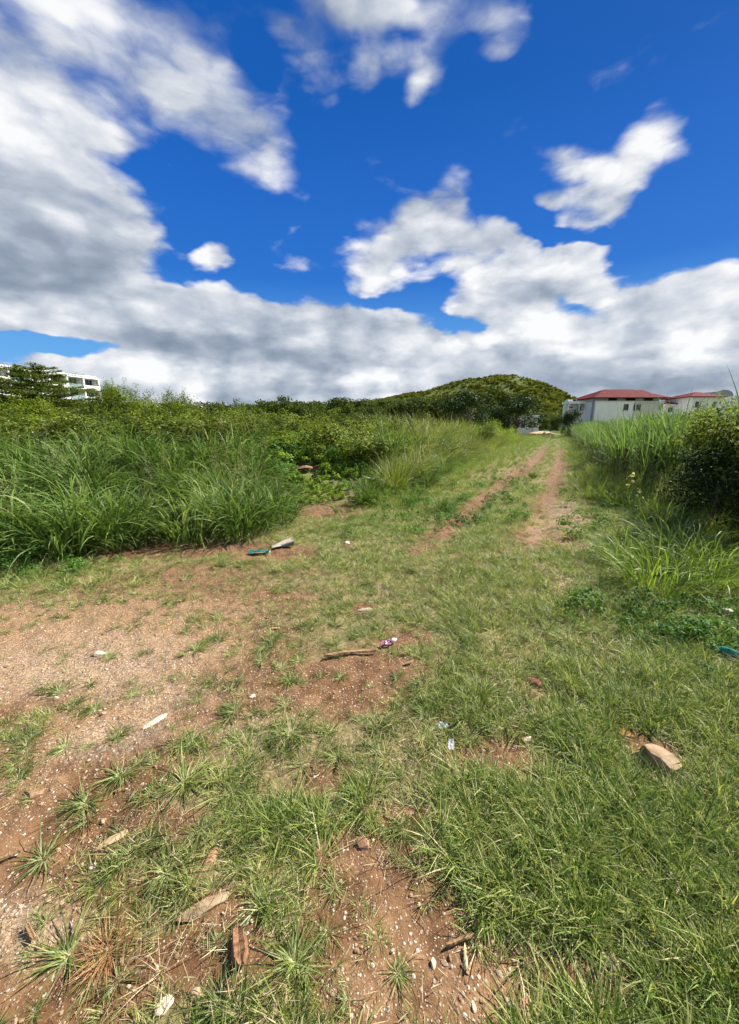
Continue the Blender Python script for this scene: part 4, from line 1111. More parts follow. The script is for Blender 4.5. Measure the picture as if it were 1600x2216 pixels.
for i, px in enumerate(range(-60, 560, 48)):
    rgx = np.random.default_rng(950 + i)
    pt(tb if i % 2 else ta, px, 872 + rgx.uniform(-4, 6), rgx.uniform(55, 80), 5.0, 'distant tree glimpsed behind the left thicket', group='distant trees behind the left thicket', rz=rgx.uniform(0, 6), wx=1.5)
RB = 'low trees below the hill right of the white house'
for i, (px, tp_, Y) in enumerate([(1175, 903, 100), (1192, 899, 108), (1210, 902, 104), (1224, 898, 112), (1160, 892, 118), (1205, 890, 130), (1185, 893, 126)]):
    pt(ta if i % 2 else tb, px, tp_, Y, 5.0, 'low tree at the foot of the hill beyond the white house', group=RB, rz=i, wx=1.2)

# leafy grass heap left of the track's far end
hp = inst(shrub('leafy_mound', 845, 1.2, 1.0, .55, 4200, 18, .3, (.05, .10), m_vine, .3))
place(hp, Xat(1080, 28), 28, 0, 1.35, 'bright green overgrown heap under the dark trees left of the track', 'shrub')

# ------------------------------------------------------------------ hill
HX, HY = at(1085, 810, 520)[0], 520.0
hh_top = at(1085, 812, 520)[2]
def hill_h(x, y):
    dx = x - HX; dy = y - HY
    wl_ = 330; wr = 128
    sx = np.where(dx < 0, dx / wl_, dx / wr)
    q = np.abs(sx) ** np.where(dx < 0, 1.35, 2.1) + (dy / 170) ** 2
    base = np.exp(-q * 1.75)
    base = base * (1 - .0 * dx)
    n = fbm(x * .012 + 3, y * .012, 5, 41) - .5
    h = hh_top * base * (1 + .13 * n) + 3.0 * n * np.clip(base * 3, 0, 1)
    return h - 1.2
xs = np.linspace(HX - 700, HX + 330, 240); ys = np.linspace(HY - 330, HY + 330, 150)
XX, YY = np.meshgrid(xs, ys)
ZZ = hill_h(XX, YY)
nx_, ny_ = len(xs), len(ys)
i0 = np.arange(ny_ - 1)[:, None] * nx_ + np.arange(nx_ - 1)[None, :]
HF = np.stack([i0, i0 + 1, i0 + nx_ + 1, i0 + nx_], -1).reshape(-1, 4)
m_hill, t = newmat('hill_scrub')
geo = N(t, 'ShaderNodeNewGeometry')
n = noise_(t, geo.outputs['Position'], .06, 8, .65)
finish(t, ramp(t, n, [(.35, (.045, .07, .015)), (.6, (.10, .13, .025)), (.75, (.17, .19, .04))]), .95, .1, n, 1.0, 2.0)
o = link('hill', mesh_from('hill', np.stack([XX.ravel(), YY.ravel(), ZZ.ravel()], -1), HF, None, m_hill, True))
tag(o, 'rounded wooded hill rising at the end of the track', 'hill', kind='structure')
def fcrown(seed, sc):
    rg = np.random.default_rng(seed)
    P, nr, _ = crown_pts(rg, 420, 2.6, 2.6, 1.8, 9, 1.25, 2.0, low=-.3)
    return plant_mesh('forest_tree', [leaves(P, nr, (.45, .85), rg, .8)], m_forest)
protos('forest', [fcrown(1000 + i, 1) for i in range(5)])
rg = np.random.default_rng(55)
n_ = 42000
x = rg.uniform(HX - 520, HX + 240, n_); y = rg.uniform(HY - 260, HY + 60, n_)
z = hill_h(x, y)
nzf = fbm(x * .03, y * .03, 3, 61)
keep = (z > 1.0) & (rg.random(n_) < .28 + .75 * sst(nzf, .35, .6))
x, y, z, nzf = x[keep], y[keep], z[keep], nzf[keep]
s = (.30 + .75 * rg.random(len(x)) ** 3) * (.6 + .7 * nzf)
scatter('hillside_forest', 'forest', np.stack([x, y, z - .4], -1), rots(len(x), rg, .08), s, 'dense low forest covering the hill', 'forest', rg)
# flat land scrub between the field and the hill
n_ = 9000
x = rg.uniform(-330, 330, n_); y = rg.uniform(105, 420, n_)
keep = (np.abs(x / y) < 1.1) & (hill_h(x, y) < 3) & ~((x > 42) & (x < 90) & (y < 125)) & ~((np.abs(x - .47 * y) < 9) & (y < 150)) & ~((x < -60) & (x > -120) & (y < 140))
x, y = x[keep], y[keep]
scatter('distant_scrub', 'forest', np.stack([x, y, 0 * x - .3], -1), rots(len(x), rg, .08), rg.uniform(.4, .95, len(x)), 'far off scrub woodland beyond the fields', 'woodland', rg)

# ------------------------------------------------------------------ buildings
def wallmat(name, c, stain=.12, sc=.5):
    m, t = newmat(name)
    tc_ = N(t, 'ShaderNodeTexCoord')
    mp = N(t, 'ShaderNodeMapping'); mp.inputs['Scale'].default_value = (1, 1, .25); t.links.new(tc_.outputs['Object'], mp.inputs[0])
    n = noise_(t, mp.outputs[0], sc * 4, 7, .65)
    cc = ramp(t, n, [(.3, tuple(x * (1 - stain * 1.6) for x in c)), (.6, c)])
    finish(t, cc, .85, .25, n, .1, .02)
    return m
m_white = wallmat('white_paint', (.80, .80, .78)); m_cool = wallmat('cool_white_paint', (.80, .81, .79), .08); m_grey = wallmat('grey_plaster', (.60, .59, .56))
m_pinkw = wallmat('off_white_trim', (.78, .72, .70), .06)
m_glass = plainmat('dark_glass', (.03, .035, .04), .15, .6)
m_dark = plainmat('dark_opening', (.035, .035, .04), .8, .2)
m_teal = plainmat('grey_green_panel', (.22, .30, .30), .5, .3)
m_grill = plainmat('weathered_metal', (.25, .26, .28), .5, .4)
m_roof, t = newmat('red_roof_sheet')
tc_ = N(t, 'ShaderNodeTexCoord'); wv_ = N(t, 'ShaderNodeTexWave', bands_direction='X'); wv_.inputs['Scale'].default_value = 2.2
t.links.new(tc_.outputs['Object'], wv_.inputs['Vector'])
nn_ = noise_(t, tc_.outputs['Object'], 1.2, 5, .6)
cc = mixc(t, smooth(t, wv_.outputs['Fac'], .0, .35, .55, 0), ramp(t, nn_, [(.3, (.085, .006, .009)), (.7, (.125, .009, .013))]), (.16, .012, .016))
finish(t, cc, .8, .08, wv_.outputs['Fac'], .6, .05)

def hip(mb, x0, x1, y0, y1, z0, z1, rx0, rx1, ry, th=.12):
    """hip roof with thickness; ridge from rx0 to rx1 at y=ry"""
    V = [(x0, y0, z0), (x1, y0, z0), (x1, y1, z0), (x0, y1, z0), (rx0, ry, z1), (rx1, ry, z1)]
    V2 = [(x0, y0, z0 - th), (x1, y0, z0 - th), (x1, y1, z0 - th), (x0, y1, z0 - th)]
    F = [(0, 1, 5, 4), (1, 2, 5), (2, 3, 4, 5), (3, 0, 4), (6, 7, 1, 0), (7, 8, 2, 1), (8, 9, 3, 2), (9, 6, 0, 3), (9, 8, 7, 6)]
    mb.add(V + V2, F)
def window(parent, x0, x1, z0, z1, y, fr=.07, mull=1, framemat=None, dep=.12):
    f = MB(); f.box(x0 - fr, x0, y - .05, y + dep, z0 - fr, z1 + fr); f.box(x1, x1 + fr, y - .05, y + dep, z0 - fr, z1 + fr)
    f.box(x0, x1, y - .05, y + dep, z1, z1 + fr); f.box(x0, x1, y - .08, y + dep, z0 - fr, z0)
    for k in range(mull):
        c_ = x0 + (x1 - x0) * (k + 1) / (mull + 1); f.box(c_ - .02, c_ + .02, y - .02, y + .03, z0, z1)
    fo = f.build('window', framemat or m_white, parent)
    g_ = MB(); g_.box(x0, x1, y + .035, y + .05, z0, z1); g_.build('pane', m_glass, fo)
    return fo
def wall_open(mb, x0, x1, y, th, z0, z1, ops):
    """wall along x with rectangular openings [(a,b,c,d)] left real"""
    xs = sorted(set([x0, x1] + [o_[0] for o_ in ops] + [o_[1] for o_ in ops])); zs = sorted(set([z0, z1] + [o_[2] for o_ in ops] + [o_[3] for o_ in ops]))
    for i in range(len(xs) - 1):
        col = []
        for j in range(len(zs) - 1):
            cx, cz = (xs[i] + xs[i + 1]) / 2, (zs[j] + zs[j + 1]) / 2
            if any(a < cx < b_ and c_ < cz < d_ for (a, b_, c_, d_) in ops): continue
            if col and col[-1][1] == zs[j]: col[-1][1] = zs[j + 1]
            else: col.append([zs[j], zs[j + 1]])
        for a, b_ in col: mb.box(xs[i], xs[i + 1], y, y + th, a, b_)

# main red roofed building (front at Y=80)
YB = 80.0
def bx_(px, py=870, Y=YB): return float(at(px, py, Y)[0])
def bz_(py, Y=YB, px=1360): return float(at(px, py, Y)[2])
X0, X1 = bx_(1290), bx_(1432)
bd = empty('red_roofed_building', (X0, YB, 0)); w_ = X1 - X0
tag(bd, 'large white building with a wide red hipped roof above the cane grass', 'building')
zL = bz_(869); zE = bz_(860); zR = bz_(838)
xm = bx_(1373) - X0
ops1 = [(bx_(1353) - X0, bx_(1361) - X0, bz_(888), bz_(876))]
ops2 = [(bx_(1375) - X0, bx_(1379) - X0, bz_(889), bz_(876)), (bx_(1384) - X0, bx_(1391) - X0, bz_(888), bz_(876))]
mb = MB(); wall_open(mb, 0, xm, 0, .3, -.2, zL, ops1); mb.build('front_wall', m_cool, bd)
mb = MB(); wall_open(mb, xm, w_, .45, .3, -.2, zL, ops2); mb.box(xm - .003, xm + .15, .3, .45, -.2, zL)
mb.build('recessed_wall', m_grey, bd)['label'] = 'slightly darker set back wall'
mb = MB(); mb.box(0, .3, .3, 9, -.2, zL); mb.box(w_ - .3, w_, .75, 9, -.2, zL); mb.box(.3, w_ - .3, 8.7, 9, -.2, zL); mb.box(.3, w_ - .3, .75, 8.7, zL - .3, zL - .1)
mb.build('side_wall', m_cool, bd)
for (a, b_, c_, d_) in ops1: window(bd, a, b_, c_, d_, .05, .12, 0, m_pinkw)
for (a, b_, c_, d_) in ops2: window(bd, a, b_, c_, d_, .5, .10, 0, m_white)
mb = MB(); mb.box(-.1, xm + .1, -.12, .3, zL, zL + .12); mb.box(xm + .1, w_ + .1, .33, .75, zL, zL + .12); mb.build('ledge', m_pinkw, bd)
# clerestory band set back
cops = [(bx_(a) - X0, bx_(b_) - X0, zL + .22, zE - .12) for a, b_ in ((1322, 1342), (1360, 1382), (1400, 1421))]
mb = MB(); wall_open(mb, .4, w_ + .3, .9, .25, zL - .1, zE + .05, cops); mb.box(.4, .65, 1.15, 8.4, zL - .1, zE + .05); mb.box(w_ + .05, w_ + .3, 1.15, 8.4, zL - .1, zE + .05)
mb.build('upper_wall', m_grey, bd)
for a, b_, c_, d_ in cops:
    mb = MB(); mb.box(a, b_, 1.1, 1.14, c_, d_); mb.build('clerestory_opening', m_dark, bd)
mb = MB()
hip(mb, bx_(1283) - X0, bx_(1449) - X0, -.5, 9.5, zE, zR, bx_(1333) - X0, bx_(1398) - X0, 4.5)
rf = mb.build('roof', m_roof, bd)
mb = MB(); hip(mb, bx_(1400) - X0, bx_(1450) - X0 + .6, 3.2, 12.5, zE + .25, zR + .15, bx_(1400) - X0, bx_(1445) - X0, 7.5)
mb.build('rear_roof', m_roof, bd)
mb = MB(); mb.box(bx_(1405) - X0, bx_(1443) - X0, 9.05, 12, -.2, zE + .2); mb.box(w_ + .02, w_ + 1.0, .6, 8.9, -.2, zL + .15); mb.build('rear_wall', m_white, bd)
mb = MB(); mb.box(bx_(1434) - X0, bx_(1439) - X0, .3, .58, bz_(886), bz_(873)); mb.box(bx_(1434) - X0 + .05, bx_(1439) - X0 - .05, .26, .3, bz_(885), bz_(874)); mb.build('equipment_box', m_grill, bd)
mb = MB(); mb.box(-.32, -.02, .4, .7, -.2, zE - .2); mb.build('downpipe', m_grill, bd)

# balconied annex left of it
YA = 84.0
A0, A1 = bx_(1232, 870, YA), bx_(1284, 870, YA); aw = A1 - A0
an = empty('balcony_house', (A0, YA, 0)); tag(an, 'flat roofed white house with a shaded balcony left of the red roof', 'house')
zt = bz_(868, YA, 1250); zb_ = bz_(874, YA, 1250); zf = bz_(889, YA, 1250)
mb = MB(); mb.box(-.2, aw + .2, -.3, 2.6, zb_, zt); mb.build('roof_slab', m_white, an)
mb = MB(); mb.box(.0, .95, 0.4, 1.6, zt, zt + .35); mb.build('roof_parapet', m_white, an)
wo_ = [(.7, 1.6, zf + .6, zb_ - .45), (2.6, 3.3, zf + .05, zb_ - .35), (4.0, 4.35, zf + .9, zb_ - .5)]
mb = MB(); wall_open(mb, .1, aw, 1.3, .25, zf, zb_, wo_); mb.box(.1, .35, 1.55, 2.5, -.2, zb_); mb.box(.35, aw, 2.3, 2.5, -.2, zb_); mb.build('upper_wall', m_white, an)
for (a, b_, c_, d_) in wo_: window(an, a, b_, c_, d_, 1.32, .06, 1 if b_ - a > .5 else 0)
mb = MB(); mb.box(-.1, aw, -.2, 2.2, zf - .2, zf - .02); mb.build('balcony_floor', m_white, an)
mb = MB(); wall_open(mb, .1, aw, 0, .25, -.2, zf - .2, [(1.2, 2.2, .9, 2.1), (4.3, 4.8, -.2, 2.6)]); mb.build('lower_wall', m_white, an)
window(an, 1.2, 2.2, .9, 2.1, .02, .06, 1)
for xx in (-.1, 2.1, 4.55, aw - .2):
    mb = MB(); mb.box(xx, xx + .2, -.15, .05, zf - .02, zb_); mb.build('column', m_white, an)
mb = MB()
for k in range(int(aw / .22)): mb.box(.12 + k * .22, .15 + k * .22, -.1, -.07, zf, zf + .8)
mb.box(-.1, aw, -.12, -.05, zf + .8, zf + .86); mb.build('railing', m_grill, an)
mb = MB(); mb.tube([(aw * .48, 1.8, zt), (aw * .48, 1.8, zt + .5)], [.12, .1], 8); mb.build('roof_vent', m_grill, an)

# low link wing with red edged roof
YW = 86.0
w0, w1 = bx_(1441, 870, YW), bx_(1502, 870, YW); ww = w1 - w0
lw = empty('link_wing', (w0, YW, 0)); tag(lw, 'low white wing with a red edged roof linking the two red roofed buildings', 'building')
za, zb2, zc2 = bz_(867, YW), bz_(873, YW), bz_(879, YW)
mb = MB(); hip(mb, -.2, ww + .2, -.4, 6, zb2, za, .2, ww - .2, 3, .1); mb.build('roof', m_roof, lw)
mb = MB(); mb.box(-.1, ww, -.25, 5.9, zc2, zb2 - .12); mb.build('fascia', m_white, lw)
wo_ = [(1.0 + 1.5 * k, 2.0 + 1.5 * k, bz_(892, YW), zc2 - .25) for k in range(int(ww / 1.5) - 1)]
mb = MB(); wall_open(mb, 0, ww, .3, .25, -.2, zc2, wo_); mb.build('wall', m_cool, lw)
for (a, b_, c_, d_) in wo_: window(lw, a, b_, c_, d_, .32, .05, 0)

# second red roofed building
YC = 82.0
c0, c1 = bx_(1497, 860, YC), bx_(1568, 860, YC); cw = c1 - c0
cb = empty('small_red_roofed_building', (c0, YC, 0)); tag(cb, 'smaller pale building with a pointed red hip roof at the right, behind the cane tips', 'building')
zE2, zR2 = bz_(858, YC, 1530), bz_(845, YC, 1540)
mb = MB(); hip(mb, -.5, cw + .3, -.6, 8, zE2, zR2, bx_(1537, 846, YC) - c0, bx_(1545, 846, YC) - c0, 3.6); mb.build('roof', m_roof, cb)
wo_ = [(1.1, 1.7, bz_(882, YC), bz_(870, YC)), (4.6, 5.2, bz_(882, YC), bz_(870, YC))]
mb = MB(); wall_open(mb, .3, cw - .3, 0, .3, -.2, zE2 - .12, wo_); mb.box(.3, .6, .3, 7.4, -.2, zE2 - .12); mb.box(cw - .6, cw - .3, .3, 7.4, -.2, zE2 - .12); mb.build('wall', m_cool, cb)
for (a, b_, c_, d_) in wo_: window(cb, a, b_, c_, d_, .05, .08, 0)
# grey domed roof behind
YD = 90.0
d0 = at(1567, 858, YD); dm = empty('grey_roofed_building', (float(d0[0]), YD, 0)); tag(dm, 'pale building with a curved grey roof peeping behind the smaller red roof', 'building')
zt = float(at(1567, 843, YD)[2]); ze = float(at(1567, 857, YD)[2])
mb = MB(); V = []; nn = 9
for yy in (0, 6):
    for k in range(nn): a = math.pi * k / (nn - 1); V.append((-2.2 * math.cos(a), yy, ze + (zt - ze) * math.sin(a)))
F = [(k, k + 1, nn + k + 1, nn + k) for k in range(nn - 1)] + [tuple(range(nn))[::-1], tuple(range(nn, 2 * nn))]
mb.add(V, F); mb.build('roof', m_grill, dm)
mb = MB(); mb.box(-2.1, 6.5, .1, 5.9, -.2, ze - .003); mb.build('wall', m_white, dm)
YE = 96.0
e0, e1 = float(at(1470, 866, YE)[0]), float(at(1500, 866, YE)[0])
eb = empty('rear_white_block', (e0, YE, 0)); tag(eb, 'white block with a roof tank seen over the link wing', 'building')
zt = float(at(1485, 862, YE)[2])
mb = MB(); mb.box(0, e1 - e0, 0, 6, -.2, zt); mb.build('wall', m_white, eb)
mb = MB(); mb.box(-.1, e1 - e0 + .1, -.1, 6.1, zt + .002, zt + .18); mb.build('roof_slab', m_pinkw, eb)
mb = MB(); mb.tube([(1.2, 2, zt + .18), (1.2, 2, zt + .8)], [.5, .5], 14); mb.build('roof_tank', m_grill, eb)

# small white house at the end of the track
YH = 64.0
h0, h1 = float(at(1122, 910, YH)[0]), float(at(1166, 910, YH)[0]); hw = h1 - h0
ho = empty('small_white_house', (h0, YH, 0)); tag(ho, 'small bright white flat roofed house half behind the dark tree', 'house')
zt = float(at(1150, 898, YH)[2])
wo_ = [(.5, 1.2, 1.1, 2.2), (hw - .95, hw - .7, 0, 1.9)]
mb = MB(); wall_open(mb, 0, hw - .9 + .0, 0, .2, -.3, zt - .35, wo_[:1]); mb.box(0, .2, .2, 5, -.3, zt - .35); mb.box(.2, hw - .9, 4.8, 5, -.3, zt - .35); mb.box(0, hw - .9, 0, 5, zt - .35, zt - .2); mb.build('wall', m_white, ho)
window(ho, .5, 1.2, 1.1, 2.2, .03, .06, 1)
mb = MB(); mb.box(hw - .9, hw, -.35, 4.9, -.3, zt); mb.build('porch_wall', m_white, ho)
mb = MB(); mb.box(hw - .75, hw - .15, -.38, -.352, 0, 1.9); mb.build('door', m_pinkw, ho)
mb = MB(); mb.box(-.15, hw - .85, -.2, 5.1, zt - .198, zt - .08); mb.build('roof_slab', m_white, ho)

# apartment block at the left
pA = Vector((-71.2, 106.4, 0)); pB = Vector((-78.5, 77.5, 0))
dirv = (pB - pA).normalized(); ang_ = math.atan2(dirv.y, dirv.x)
# local x runs from the far right corner toward the near left, local y into the building
ap = empty('apartment_block', pA, ang_); tag(ap, 'long white balconied apartment block behind the tiered tree at left', 'apartment building')
Lb = 42.0; HT = 13.6
sgn = -1  # interior lies on the -y side of the local frame
def ab(mb, x0, x1, y0, y1, z0, z1): mb.box(x0, x1, min(sgn * y0, sgn * y1), max(sgn * y0, sgn * y1), z0, z1)
m = MB(); ab(m, 0, Lb, 1.6, 12, -.3, HT - .2); m.build('core_wall', m_white, ap)
fl = 2.75
for k in range(5):
    z = HT - .2 - fl * k
    m = MB(); ab(m, -.3, Lb, -.1, 1.6, z - .22, z); m.build('floor_slab', m_white, ap)
    x_ = 0.0; j = 0
    while x_ < Lb - 1:
        bay = 4.2
        m = MB(); ab(m, x_ + .0, x_ + .35, 0, 1.6, z - fl, z - .22); m.build('pier', m_white, ap)
        if j % 3 == 1 and k in (0, 1, 2):
            pm = MB(); ab(pm, x_ + .35, x_ + bay, .02, .12, z - fl, z - fl + .95); pm.build('balcony_panel', m_teal, ap)
        else:
            pm = MB(); ab(pm, x_ + .35, x_ + bay, .02, .14, z - fl, z - fl + .85); pm.build('balcony_panel', m_white, ap)
        fm = MB(); 
        for q in range(4): ab(fm, x_ + .9 + q * .83, x_ + .96 + q * .83, 1.50, 1.58, z - fl, z - .5)
        ab(fm, x_ + .9, x_ + 3.45, 1.50, 1.58, z - .5, z - .42)
        fo = fm.build('window', m_grill, ap)
        gm_ = MB(); ab(gm_, x_ + .96, x_ + 3.39, 1.56, 1.59, z - fl + .02, z - .52); gm_.build('pane', m_glass, fo)
        x_ += bay; j += 1
m = MB(); ab(m, .5, Lb, .3, 3, HT, HT + .35); m.build('parapet', m_white, ap)
m = MB()  # glazed pergola roof over the second bay
for q in range(6): ab(m, 4.3 + q * .82, 4.4 + q * .82, -.2, 2.2, HT + .36, HT + .46)
ab(m, 4.3, 8.5, -.25, -.15, HT + .20, HT + .34); m.build('roof_glazing', m_teal, ap)
m = MB(); 
ab(m, 3.9, Lb, .1, .16, HT + .75, HT + .82); 
for q in range(18): ab(m, 3.9 + q * 2.2, 3.97 + q * 2.2, .1, .16, HT + .355, HT + .75)
m.build('roof_railing', m_grill, ap)
m = MB(); ab(m, 26, 31, 1, 6, HT + .36, HT + 1.9); m.build('stair_head', m_white, ap)

# white post, dark pole and sand heap at the far end of the track
x_, y_ = Xat(1193, 52), 52
po = empty('marker_post', (x_, y_, zg(x_, y_))); tag(po, 'thin white marker post with a dark top at the far end of the track', 'post')
m = MB(); m.tube([(0, 0, -.1), (0, 0, .75)], [.06, .06], 8); m.build('shaft', m_white, po)
m = MB(); m.tube([(0, 0, .751), (0, 0, 1.5)], [.05, .04], 8); m.tube([(-.25, 0, 1.3), (.25, 0, 1.3)], [.03, .03], 6); m.build('top', m_dark, po)
x_, y_ = Xat(1183, 52), 52.5
o = link('sand_heap', rock_mesh('sand_heap', 1101, (1.8, 1.5, .38), m_tan, 3, 2, .3), None, (Xat(1172, 58), 58, .25)); tag(o, 'pale sandy heap right of the small white house', 'heap')
o = link('concrete_block', rock_mesh('concrete_block', 1102, (.35, .3, .4), m_pale, 2, 6), None, (x_, y_, .3)); tag(o, 'whitish lump of concrete beside the marker post', 'rubble')

# ------------------------------------------------------------------ stones, wood and litter
def stone(seed, px, py, size, mat, rz, label, name='stone', cat='stone', lift=.25, cut=6, rough=.12, tilt=(0, 0)):
    me = rock_mesh(name, seed, size, mat, 4, cut, rough)
    o = put(name, me, px, py, rz, 1.0, label, cat, size[2] * lift)
    o.rotation_euler = (tilt[0], tilt[1], rz)
    return o
def msz(pxw, px, py):   # metres for a pixel width on the ground there
    x, y = gr(px, py); depth = y * CP + CAMH * SP
    return pxw * depth / FPX
stone(1, 1420, 1650, (msz(42, 1420, 1645), .080, .055), m_tan, -.55, 'largest tan rock, angular, in the grass at right', cut=16, rough=.05, lift=.5)
stone(2, 1348, 1592, (msz(30, 1348, 1590), .026, .018), m_orange, -.6, 'orange brown flat stone just above the largest tan rock')
stone(3, 1572, 1328, (msz(20, 1572, 1328), .05, .045), m_pale, .3, 'pale rock at the right edge beneath the arching grass', cut=8)
stone(4, 785, 1835, (msz(16, 785, 1835), .024, .02), m_brown, .8, 'rounded pinkish brown stone at the top of the bare soil in the lower middle')
stone(5, 243, 1825, (msz(36, 243, 1825), .022, .012), m_tan, .75, 'flat tan stone lying in smooth red soil at left')
stone(6, 336, 1562, (msz(26, 336, 1562), .022, .012), m_pale, .95, 'elongated pale stone chip on the soil left of the middle')
stone(7, 440, 1982, (msz(58, 440, 1985), .024, .016), m_tan, .5, 'long curved tan stone half buried among rosettes in the lower left')
stone(8, 215, 1418, (msz(13, 215, 1418), .03, .02), m_pale, .2, 'small pale round stone in the gravel at left')
stone(9, 425, 2158, (msz(14, 425, 2158), .015, .012), m_tan, .2, 'small tan stone near the bottom edge between dry twigs and a rosette')
stone(10, 358, 2192, (msz(20, 358, 2192), .02, .012), m_pale, .9, 'grey white stone at the bottom edge below the dry twigs')
stone(11, 1315, 2093, (msz(24, 1315, 2093), .022, .014), m_pale, -.5, 'cream stone at the edge of the grass at lower right', cut=8)
stone(12, 1140, 1604, (msz(14, 1140, 1604), .018, .014), m_pale, .4, 'small pale lump above the bare hollow right of centre')
stone(13, 870, 1770, (msz(38, 870, 1770), .026, .007), m_brown, .1, 'flat dusty slab half covered by grass right of the lower middle', lift=.6)
stone(14, 752, 1176, (msz(7, 752, 1176), .035, .025), m_pale, .4, 'lone small pale stone in the grass right of the folded carton')
stone(15, 72, 1722, (msz(22, 72, 1722), .025, .015), m_brown, .3, 'grey brown stone in the gravel at the left edge')
stone(16, 202, 1888, (msz(9, 202, 1888), .012, .01), m_pale, .3, 'tiny pale stone below the flat tan stone in red soil')
stone(17, 548, 1512, (msz(9, 548, 1512), .014, .009), m_pale, .5, 'small oval pale stone left of the red hollow')
stone(18, 852, 1652, (msz(7, 852, 1652), .01, .008), m_pale, .5, 'tiny white pebble in the grass left of the white paper scrap')
stone(19, 455, 1858, (msz(20, 455, 1858), .02, .012), m_brown, 1.2, 'dull brown stone among tufts above the long curved tan stone')
stone(20, 790, 1322, (msz(18, 790, 1322), .03, .016), m_pale, .2, 'pale weathered lump in the grass above the pink and white wrapper')
stone(21, 660, 1020, (.20, .16, .06), m_brown, .2, 'grey broken rubble slab showing on the vine mound', name='rubble_slab', cat='rubble', lift=1.3, cut=9)
stone(22, 500, 1012, (.20, .16, .06), m_brown, .9, 'grey rubble lump showing between tall grass and the vine mound', name='rubble_slab', cat='rubble', lift=1.0, cut=9)
stone(23, 1160, 1482, (msz(10, 1160, 1482), .048, .010), m_redb, .45, 'narrow dull red brick shard standing in the turf right of centre', name='brick_shard', cat='brick shard', lift=1.8, cut=9)
stone(24, 1141, 2188, (msz(17, 1141, 2188), .016, .005), m_pink, .1, 'pink tile fragment on bare soil at the bottom edge', name='tile_fragment', cat='tile fragment', lift=.9, cut=10, rough=.03)
stone(25, 597, 1361, (msz(12, 597, 1361), .012, .006), m_orange, .1, 'tiny orange brown chip in the grass left of the wrapper', name='clay_chip', cat='chip', lift=1)

def strip(name, px, py, L, w, h, mat, rz, label, cat, seed=0, curve=.0, tilt=0):
    rg = np.random.default_rng(seed); n = 14; V = []; F = []
    for i in range(n + 1):
        q = i / n; xx = (q - .5) * L; yy = curve * math.sin(q * math.pi)
        ww_ = w * (.35 + .65 * math.sin(min(1, q * 5 + .1) * 1.57)) * (.35 + .65 * math.sin(min(1, (1 - q) * 4 + .1) * 1.57)) * rg.uniform(.85, 1.1)
        zz_ = h * rg.uniform(.7, 1.1)
        V += [(xx, yy - ww_ / 2, 0), (xx + rg.normal(0, L * .01), yy - ww_ * .35, zz_), (xx, yy, zz_ * .75), (xx + rg.normal(0, L * .01), yy + ww_ * .3, zz_ * 1.05), (xx, yy + ww_ / 2, 0)]
    for i in range(n):
        for k in range(5):
            a = i * 5 + k; b_ = i * 5 + (k + 1) % 5; F.append((a, b_, b_ + 5, a + 5))
    F += [(4, 3, 2, 1, 0), tuple(n * 5 + k for k in range(5))]
    mb = MB(); mb.add(V, F); me = mb.mesh(name, mat)
    o = put(name, me, px, py, rz, 1, label, cat, .012); o.rotation_euler = (0, tilt, rz); return o
strip('timber_strip', 760, 1420, msz(112, 760, 1420), .034, .012, m_wood, .16, 'splintered orange brown strip of wood lying by the red hollow', 'wood', 3, .015)
strip('wood_chunk', 521, 2072, msz(62, 521, 2072), .045, .022, m_wood2, -1.15, 'chunky weathered brown piece of wood with a dark left side at the lower left', 'wood', 5)
strip('wood_chip', 995, 2046, msz(66, 995, 2046), .011, .006, m_wood, .28, 'thin pale wood sliver on the bare soil at the foot of the grass', 'wood', 7)
strip('bark_chip', 885, 1440, msz(24, 885, 1440), .018, .006, m_wood, .5, 'small pale dead leaf beside the red hollow below the wrapper', 'leaf', 9)
strip('wood_chip', 20, 1870, msz(50, 20, 1870), .010, .006, m_wood, .45, 'dry brown sliver at the left edge beside the red soil', 'wood', 11)
strip('husk_piece', 70, 2035, msz(44, 70, 2040), .014, .008, m_wood, -.6, 'light brown husk strip at the lower left edge', 'husk', 12)
# dead leaf
def leafblob(name, px, py, L, w, mat, rz, label, cat, dz=.01, z=.006):
    V = []; F = []; n = 12
    for k in range(n):
        a = 2 * math.pi * k / n; r_ = 1 + .18 * math.sin(3 * a + px)
        V.append((L / 2 * math.cos(a) * r_, w / 2 * math.sin(a) * r_, z * math.sin(2 * a + 1)))
    V2 = [(a, b_, c_ + .0015) for a, b_, c_ in V]
    V = V + V2 + [(0, 0, z * .5), (0, 0, z * .5 + .0025)]
    for k in range(n):
        k2 = (k + 1) % n; F += [(k, k2, n + k2, n + k), (n + k, n + k2, 2 * n + 1), (k2, k, 2 * n)]
    mb = MB(); mb.add(V, F); return put(name, mb.mesh(name, mat, True), px, py, rz, 1, label, cat, dz)
m_dleaf = plainmat('dead_leaf', (.62, .52, .28), .7, .3, .25, 60)
leafblob('dead_leaf', 1007, 2088, msz(44, 1007, 2088), .013, m_dleaf, 1.4, 'curled cream yellow dead leaf on the bare soil at lower right', 'leaf')
